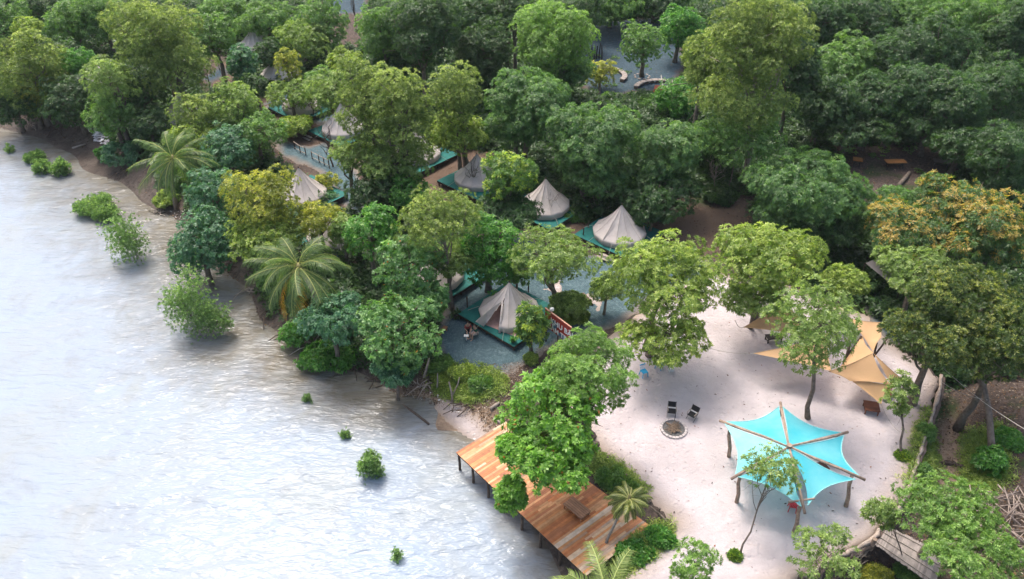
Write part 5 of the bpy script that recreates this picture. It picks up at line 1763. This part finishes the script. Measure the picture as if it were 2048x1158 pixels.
# round dug pit
c = G(1907, 950)
mb = MB()
N = 26
for k in range(N):
    a = 2 * PI * k / N
    mb.box((math.cos(a) * 1.0, math.sin(a) * 1.0, .06), (.34, .27, .3 + rnd.uniform(-.1, .1)), rz=a + rnd.uniform(-.3, .3), rx=rnd.uniform(-.3, .3))
o = mb.build("dug_pit_rim", simple("dark_clay", (.10, .075, .06), .95, .5, 5, .1, .9), None, loc=c); o.scale = (.95, .9, 1)
bv = o.modifiers.new("bev", 'BEVEL'); bv.width = .08; bv.segments = 2
tag(o, "rough dark rim of a round pit dug in the sandy gully", "pit rim")

# exposed roots and snags along the eroded river bank
rr_ = np.random.RandomState(77)
root_px = [(318, 428), (395, 475), (455, 535), (505, 580), (535, 640), (575, 668), (625, 692), (700, 740), (760, 768), (845, 770), (930, 818), (120, 258), (60, 246), (250, 345)]
for k, (px, py) in enumerate(root_px):
    c = G(px, py)
    mb = MB()
    for q in range(9):
        a = rr_.uniform(0, 6.28)
        l = rr_.uniform(.5, 1.6)
        p0 = Vector((rr_.uniform(-.5, .5), rr_.uniform(-.5, .5), rr_.uniform(.15, .45)))
        p2 = p0 + Vector((math.cos(a) * l, math.sin(a) * l, -p0.z - .15))
        mb.tube([p0, p0.lerp(p2, .5) + Vector((rr_.normal(0, .12), rr_.normal(0, .12), .18)), p2], [.05, .04, .02], 5)
    o = mb.build("exposed_root", PALE if k % 3 == 0 else BARKD, None, True, loc=c)
    tag(o, ["snag of roots at the mud under the upper palm", "snag of roots left of the largest teal bank tree", "roots under the right side of the teal bank tree", "roots on the mud bank left of the lower palm", "roots at the water below the lower palm crown", "roots left of the bright green shore shrub", "roots under the bright green shore shrub",
            "roots below the large river bank sea almond", "roots at the right foot of the river bank sea almond", "roots beside the thick leaning dead stump", "roots beside the shore sand at the deck", "roots on the far upper left mud", "roots at the far left picture edge shore", "roots beside the rounded blue green mud shrub"][k], "roots", "exposed roots along the river bank")

# ------------------------------------------------------------------ people
def person(label, loc, rz, top_mat, leg_mat, pose="sit", name="person"):
    t = thing(name, label, "person", loc, rz)
    # faces -Y; hip at seat height
    hz = .28 if pose == "low" else .45
    J = {
     'pel': (0, 0, hz), 'spi': (0, -.02, hz + .25), 'che': (0, -.07, hz + .43), 'nec': (0, -.09, hz + .56), 'hea': (0, -.12, hz + .66), 'cro': (0, -.12, hz + .79)}
    edges = [('pel', 'spi'), ('spi', 'che'), ('che', 'nec'), ('nec', 'hea'), ('hea', 'cro')]
    rad = {'pel': (.15, .12), 'spi': (.13, .10), 'che': (.155, .105), 'nec': (.055, .055), 'hea': (.085, .095), 'cro': (.06, .07)}
    for s, q in ((-1, 'l'), (1, 'r')):
        J['sh' + q] = (s * .17, -.06, hz + .47); J['el' + q] = (s * .24, -.18, hz + .24); J['wr' + q] = (s * .14, -.38, hz + .20); J['pa' + q] = (s * .12, -.45, hz + .19)
        J['hi' + q] = (s * .09, -.04, hz); J['kn' + q] = (s * .14, -.44, hz + .04 + (.22 if pose == 'low' else 0)); J['an' + q] = (s * .13, -.46 - (.12 if pose == 'low' else 0), .08); J['to' + q] = (s * .14, -.66 - (.1 if pose == 'low' else 0), .04)
        edges += [('che', 'sh' + q), ('sh' + q, 'el' + q), ('el' + q, 'wr' + q), ('wr' + q, 'pa' + q), ('pel', 'hi' + q), ('hi' + q, 'kn' + q), ('kn' + q, 'an' + q), ('an' + q, 'to' + q)]
        rad.update({'sh' + q: (.055, .055), 'el' + q: (.04, .04), 'wr' + q: (.028, .025), 'pa' + q: (.036, .016), 'hi' + q: (.09, .09), 'kn' + q: (.06, .06), 'an' + q: (.04, .04), 'to' + q: (.04, .025)})
        for f, (dx, ln) in enumerate([(-.03, .07), (-.01, .082), (.01, .078), (.03, .062)]):
            a, b = 'f%d%sa' % (f, q), 'f%d%sb' % (f, q)
            px, py, pz = J['pa' + q]
            J[a] = (px + dx, py - ln * .55, pz - .004); J[b] = (px + dx, py - ln, pz - .03)
            edges += [('pa' + q, a), (a, b)]; rad[a] = rad[b] = (.009, .009)
        px, py, pz = J['pa' + q]
        J['th' + q] = (px - s * .055, py + .0, pz - .02); rad['th' + q] = (.01, .01); edges += [('pa' + q, 'th' + q)]
    keys = list(J)
    def skin(names, nm, mat, grow=1.0, root='pel'):
        ks = [k for k in keys if k in names]
        me = bpy.data.meshes.new(nm)
        me.from_pydata([J[k] for k in ks], [(ks.index(a), ks.index(b)) for a, b in edges if a in ks and b in ks], [])
        o = link(nm, me, t)
        o.modifiers.new("skin", 'SKIN')
        sv = me.skin_vertices[0].data
        for i, k in enumerate(ks):
            sv[i].radius = (rad[k][0] * grow, rad[k][1] * grow)
            sv[i].use_root = (k == root)
        sb = o.modifiers.new("sub", 'SUBSURF'); sb.levels = sb.render_levels = 1
        me.materials.append(mat)
        return o
    skin(keys, "body", SKIN)
    skin([k for k in keys if k in ('pel', 'spi', 'che', 'shl', 'shr', 'ell', 'elr')], "shirt", top_mat, 1.13, 'spi')
    skin([k for k in keys if k in ('pel', 'hil', 'hir', 'knl', 'knr')], "trousers", leg_mat, 1.12)
    # hair and face
    hx, hy, hz_ = J['hea']
    bm = bmesh.new()
    bmesh.ops.create_uvsphere(bm, u_segments=12, v_segments=8, radius=.115, matrix=Matrix.Translation((hx, hy + .025, hz_ + .07)))
    bmesh.ops.delete(bm, geom=[v for v in bm.verts if v.co.y < hy - .03 and v.co.z < hz_ + .11], context='VERTS')
    me = bpy.data.meshes.new("hair"); bm.to_mesh(me); bm.free(); me.materials.append(HAIR)
    link("hair", me, t)
    fc = MB()
    fc.box((hx, hy - .105, hz_ + .05), (.022, .03, .035)); fc.box((hx, hy - .10, hz_ + .012), (.04, .012, .01), col=(.4, .1, .1))
    fc.build("nose", SKIN, t)
    e = MB().box((-.035, hy - .097, hz_ + .07), (.022, .012, .012)).box((.035, hy - .097, hz_ + .07), (.022, .012, .012))
    e.build("eye", HAIR, t)
    return t
def stool(label, loc, mat=None, h=.42):
    t = thing("camp_stool", label, "stool", loc)
    MB().box((0, 0, h), (.36, .32, .03)).build("seat", mat or BLACKC, t)
    for sx in (-1, 1):
        for sy in (-1, 1):
            MB().beam((sx * .15, sy * .13, h - .01), (sx * .17, sy * .15, 0), .025, .025).build("leg", STEEL, t)
REDS = simple("red_shirt", (.32, .06, .05), .9); GRNS = simple("green_shirt", (.02, .10, .06), .9); LITE = simple("pale_trousers", (.5, .38, .34), .9); DRK = simple("dark_trousers", (.03, .03, .035), .9)
NAVY = simple("navy_shirt", (.02, .035, .08), .9)
p1 = G(936, 668); p2 = G(952, 674)
stool("black camp stool under the person in red", p1); stool("black camp stool under the person in green", p2)
person("seated person in a reddish top with dark hair beside the open tent", p1, R_(12), REDS, DRK)
person("seated person in a dark green top with pale trousers beside the open tent", p2, R_(-48), GRNS, LITE)
o = MB().box((0, 0, .52), (.34, .26, .02)).box((0, 0, .26), (.05, .05, .5)).box((0, 0, .01), (.26, .2, .02)).build("tray_table", WHITEC, None, loc=G(933, 682)); tag(o, "small white tray table in front of the person in red", "table")
for (px, py, lb, rz, tm, lm) in [(1020, 862, "person in navy sitting on the upper deck corner half behind leaves", 2.2, NAVY, DRK), (1054, 872, "person in black sitting on the deck mostly behind the sea almond leaves", 1.0, simple("black_shirt", (.03, .025, .03), .9), simple("blue_trousers", (.2, .3, .45), .9))]:
    q = W(px, py, DZ + .02)
    stool("low stool on the deck under the " + ("person in navy" if px == 1020 else "person in black"), q, DARKW, .42)
    person(lb, q, rz, tm, lm)

# ------------------------------------------------------------------ loose stuff on the ground
def scatter(name, n, polys, exclude, fn, mat, seed, label=None):
    rng = np.random.RandomState(seed)
    out = []
    for q in polys:
        lo, hi = q.min(0), q.max(0)
        k = int(n / len(polys))
        P = rng.uniform(lo, hi, (k * 2, 2))
        P = P[inside(P, q)]
        if exclude is not None:
            P = P[exclude(P)]
        out.append(P)
    P = np.vstack(out)
    V, F, C = fn(P, rng)
    o = link(name, mesh_np(name, V, F, mat, C))
    return tag(o, label, None, None, "stuff")

def flakes(lo, hi, cols, tilt=.5, dz=.03):
    def fn(P, rng):
        n = len(P)
        z = height(P) + dz + rng.uniform(0, .04, n)
        a = rng.uniform(0, 6.28, n)
        l = rng.uniform(lo, hi, n); w = l * rng.uniform(.3, .6, n)
        D = unit(np.stack([np.cos(a), np.sin(a), rng.normal(0, tilt * .5, n)], 1))
        S = unit(np.stack([-np.sin(a), np.cos(a), rng.normal(0, tilt, n)], 1))
        c = np.column_stack([P, z])
        V = np.stack([c - D * l[:, None] / 2, c + S * w[:, None] / 2, c + D * l[:, None] / 2, c - S * w[:, None] / 2], 1).reshape(-1, 3)
        F = np.arange(len(V), dtype=np.int32).reshape(-1, 4)
        cc = np.array(cols)[rng.randint(0, len(cols), n)] * rng.uniform(.7, 1.2, (n, 1))
        return V, F, np.repeat(cc, 4, 0)
    return fn

LITTER = tinted("fallen_leaf", .9, .2, 9, .1, bmp=0)
forest = poly_w([(-250, -40), (-250, 220), (110, 250), (250, 320), (330, 420), (360, 520), (500, 620), (700, 740), (870, 720), (900, 600), (1000, 480), (1150, 440), (1220, 520), (1430, 515), (1560, 560), (1740, 620), (1890, 740), (2350, 760), (2350, -40)])
brown = [(.20, .11, .06), (.28, .17, .09), (.13, .08, .05), (.34, .22, .13), (.10, .07, .05)]
scatter("fallen_leaves", 60000, [forest], None, flakes(.10, .28, [(a * .75, b * .75, c * .75) for a, b, c in brown]), LITTER, 51)
gully = poly_w([(1890, 760), (1800, 1030), (1740, 1090), (1600, 1200), (2250, 1200), (2250, 760)], -.5)
scatter("dry_litter", 9000, [gully], lambda P: sand_sd(P) < -.2, flakes(.06, .22, [(a * .7, b * .7, c * .7) for a, b, c in brown] + [(.3, .24, .18)]), LITTER, 52)
scatter("sand_litter", 260, [SANDP], lambda P: sand_sd(P) > .3, flakes(.07, .2, [(.16, .09, .07), (.10, .07, .06), (.3, .14, .09)], dz=.06), LITTER, 53)
bank = poly_w([(760, 770), (840, 740), (880, 730), (950, 750), (1060, 740), (1030, 860), (980, 860), (900, 810), (850, 790)], -.8)
scatter("bank_litter", 5000, [bank], None, flakes(.05, .17, [(a * .6, b * .6, c * .6) for a, b, c in brown] + [(.4, .34, .28)]), LITTER, 54)
# pale rubbish washed up on the mud
trash = poly_w([(180, 262), (215, 262), (250, 285), (262, 305), (225, 305), (190, 285)], -1.2)
scatter("washed_up_debris", 260, [trash], None, flakes(.3, .9, [(.7, .68, .72), (.5, .48, .5), (.8, .78, .8)], .25, .06), LITTER, 55)
trash2 = [poly_w(q, -1.2) for q in ([(840, 750), (900, 790), (935, 815), (925, 830), (870, 800)], [(590, 650), (620, 640), (610, 670)], [(330, 415), (380, 425), (360, 440)], [(905, 900 - 60), (990, 880), (970, 900)], [(180, 250), (140, 262), (180, 270)])]
scatter("bank_debris", 160, trash2, None, flakes(.1, .3, [(.7, .68, .66), (.55, .5, .46)], .3, .06), LITTER, 56)

# undergrowth: low leafy mass filling the forest floor
def bush_fn(spk, h, L, w, per=10):
    sp = SPEC[spk]
    def fn(P, rng):
        n = len(P)
        q = np.repeat(P, per, 0) + rng.normal(0, .35, (n * per, 2))
        hh = np.repeat(h * rng.uniform(.3, 1.0, n), per)
        d = np.linalg.norm(q - np.repeat(P, per, 0), axis=1)
        z = height(q) + hh * np.clip(1 - d / 1.1, .1, 1) * rng.uniform(.5, 1, n * per)
        T = np.column_stack([q, z])
        A = np.column_stack([(q - np.repeat(P, per, 0)) * .8, np.ones(n * per)]) + rng.normal(0, .25, (n * per, 3))
        br = np.repeat(rng.uniform(.7, 1.2, n), per)
        return leaves(T, A, None, sp, rng, L, w, br)
    return fn
def clumpy(s, th, seed):
    return lambda P: (fnoise(P, s, seed) > th) & (shore_sd(P) > 1.5)
def clear_of(polys, m=.8):
    return lambda P: np.all([sdist(P, q) < -m for q in polys], axis=0) if polys else np.ones(len(P), bool)
open_px = [[(1140, 170), (1150, 110), (1180, 60), (1340, 50), (1372, 150), (1330, 205), (1270, 205), (1200, 215)], [(525, 285), (560, 240), (640, 235), (760, 320), (745, 440), (670, 430), (600, 360)],
           [(1660, 300), (1900, 300), (1900, 420), (1700, 420)], [(870, 600), (950, 470), (1040, 400), (1250, 480), (1440, 500), (1440, 560), (1240, 660), (1060, 740), (880, 740)],
           [(1280, 400), (1500, 400), (1500, 520), (1280, 520)], [(840, 310), (1000, 310), (960, 440), (820, 420)], [(500, 190), (680, 180), (720, 260), (540, 260)], [(640, 0), (740, 0), (740, 110), (660, 110)], [(410, 120), (480, 120), (470, 190), (400, 200)]]
opens = [poly_w(q) for q in open_px]
co = clear_of(opens, .3)
scatter("undergrowth", 30000, [forest], lambda P: co(P) & (shore_sd(P) > np.where(P[:, 1] > 70, 2.0, .7)) & (P[:, 1] < 150), bush_fn('dark', 1.9, .42, .15, 8), LEAF, 61)
scatter("leafy_groundcover", 1400, [forest], lambda P: clumpy(4, .15, 9)(P) & (sand_sd(P) < -.5), bush_fn('green', .55, .3, .10, 8), LEAF, 62)
gc = [poly_w(q, -.5) for q in ([(1835, 850), (1860, 830), (1880, 900), (1850, 980), (1815, 990)], [(1945, 860), (2000, 850), (2010, 960), (1960, 980), (1940, 930)], [(860, 725), (900, 735), (1000, 760), (1010, 790), (930, 790), (870, 760)],
                                    [(1230, 1110), (1330, 1060), (1350, 1075), (1300, 1110), (1240, 1150)], [(1190, 925), (1240, 950), (1290, 1000), (1255, 1000), (1200, 960)])]
scatter("bank_grass", 1500, gc, lambda P: sand_sd(P) < .2, bush_fn('olive', .45, .3, .05, 6), LEAF, 63)
# ------------------------------------------------------------------ air
hz = bpy.data.materials.new("haze")
hz.use_nodes = True
hz.node_tree.nodes.remove(hz.node_tree.nodes["Principled BSDF"])
pv = hz.node_tree.nodes.new("ShaderNodeVolumePrincipled")
pv.inputs["Color"].default_value = (.86, .93, 1.0, 1)
pv.inputs["Density"].default_value = .00012
pv.inputs["Anisotropy"].default_value = .2
hz.node_tree.links.new(pv.outputs[0], hz.node_tree.nodes["Material Output"].inputs["Volume"])
hb = MB().box((0, 575, 17.5), (1600, 1600, 45))
tag(hb.build("haze", hz), kind="stuff")
scene.cycles.volume_bounces = 0

print("leaves total", LEAFN[0])
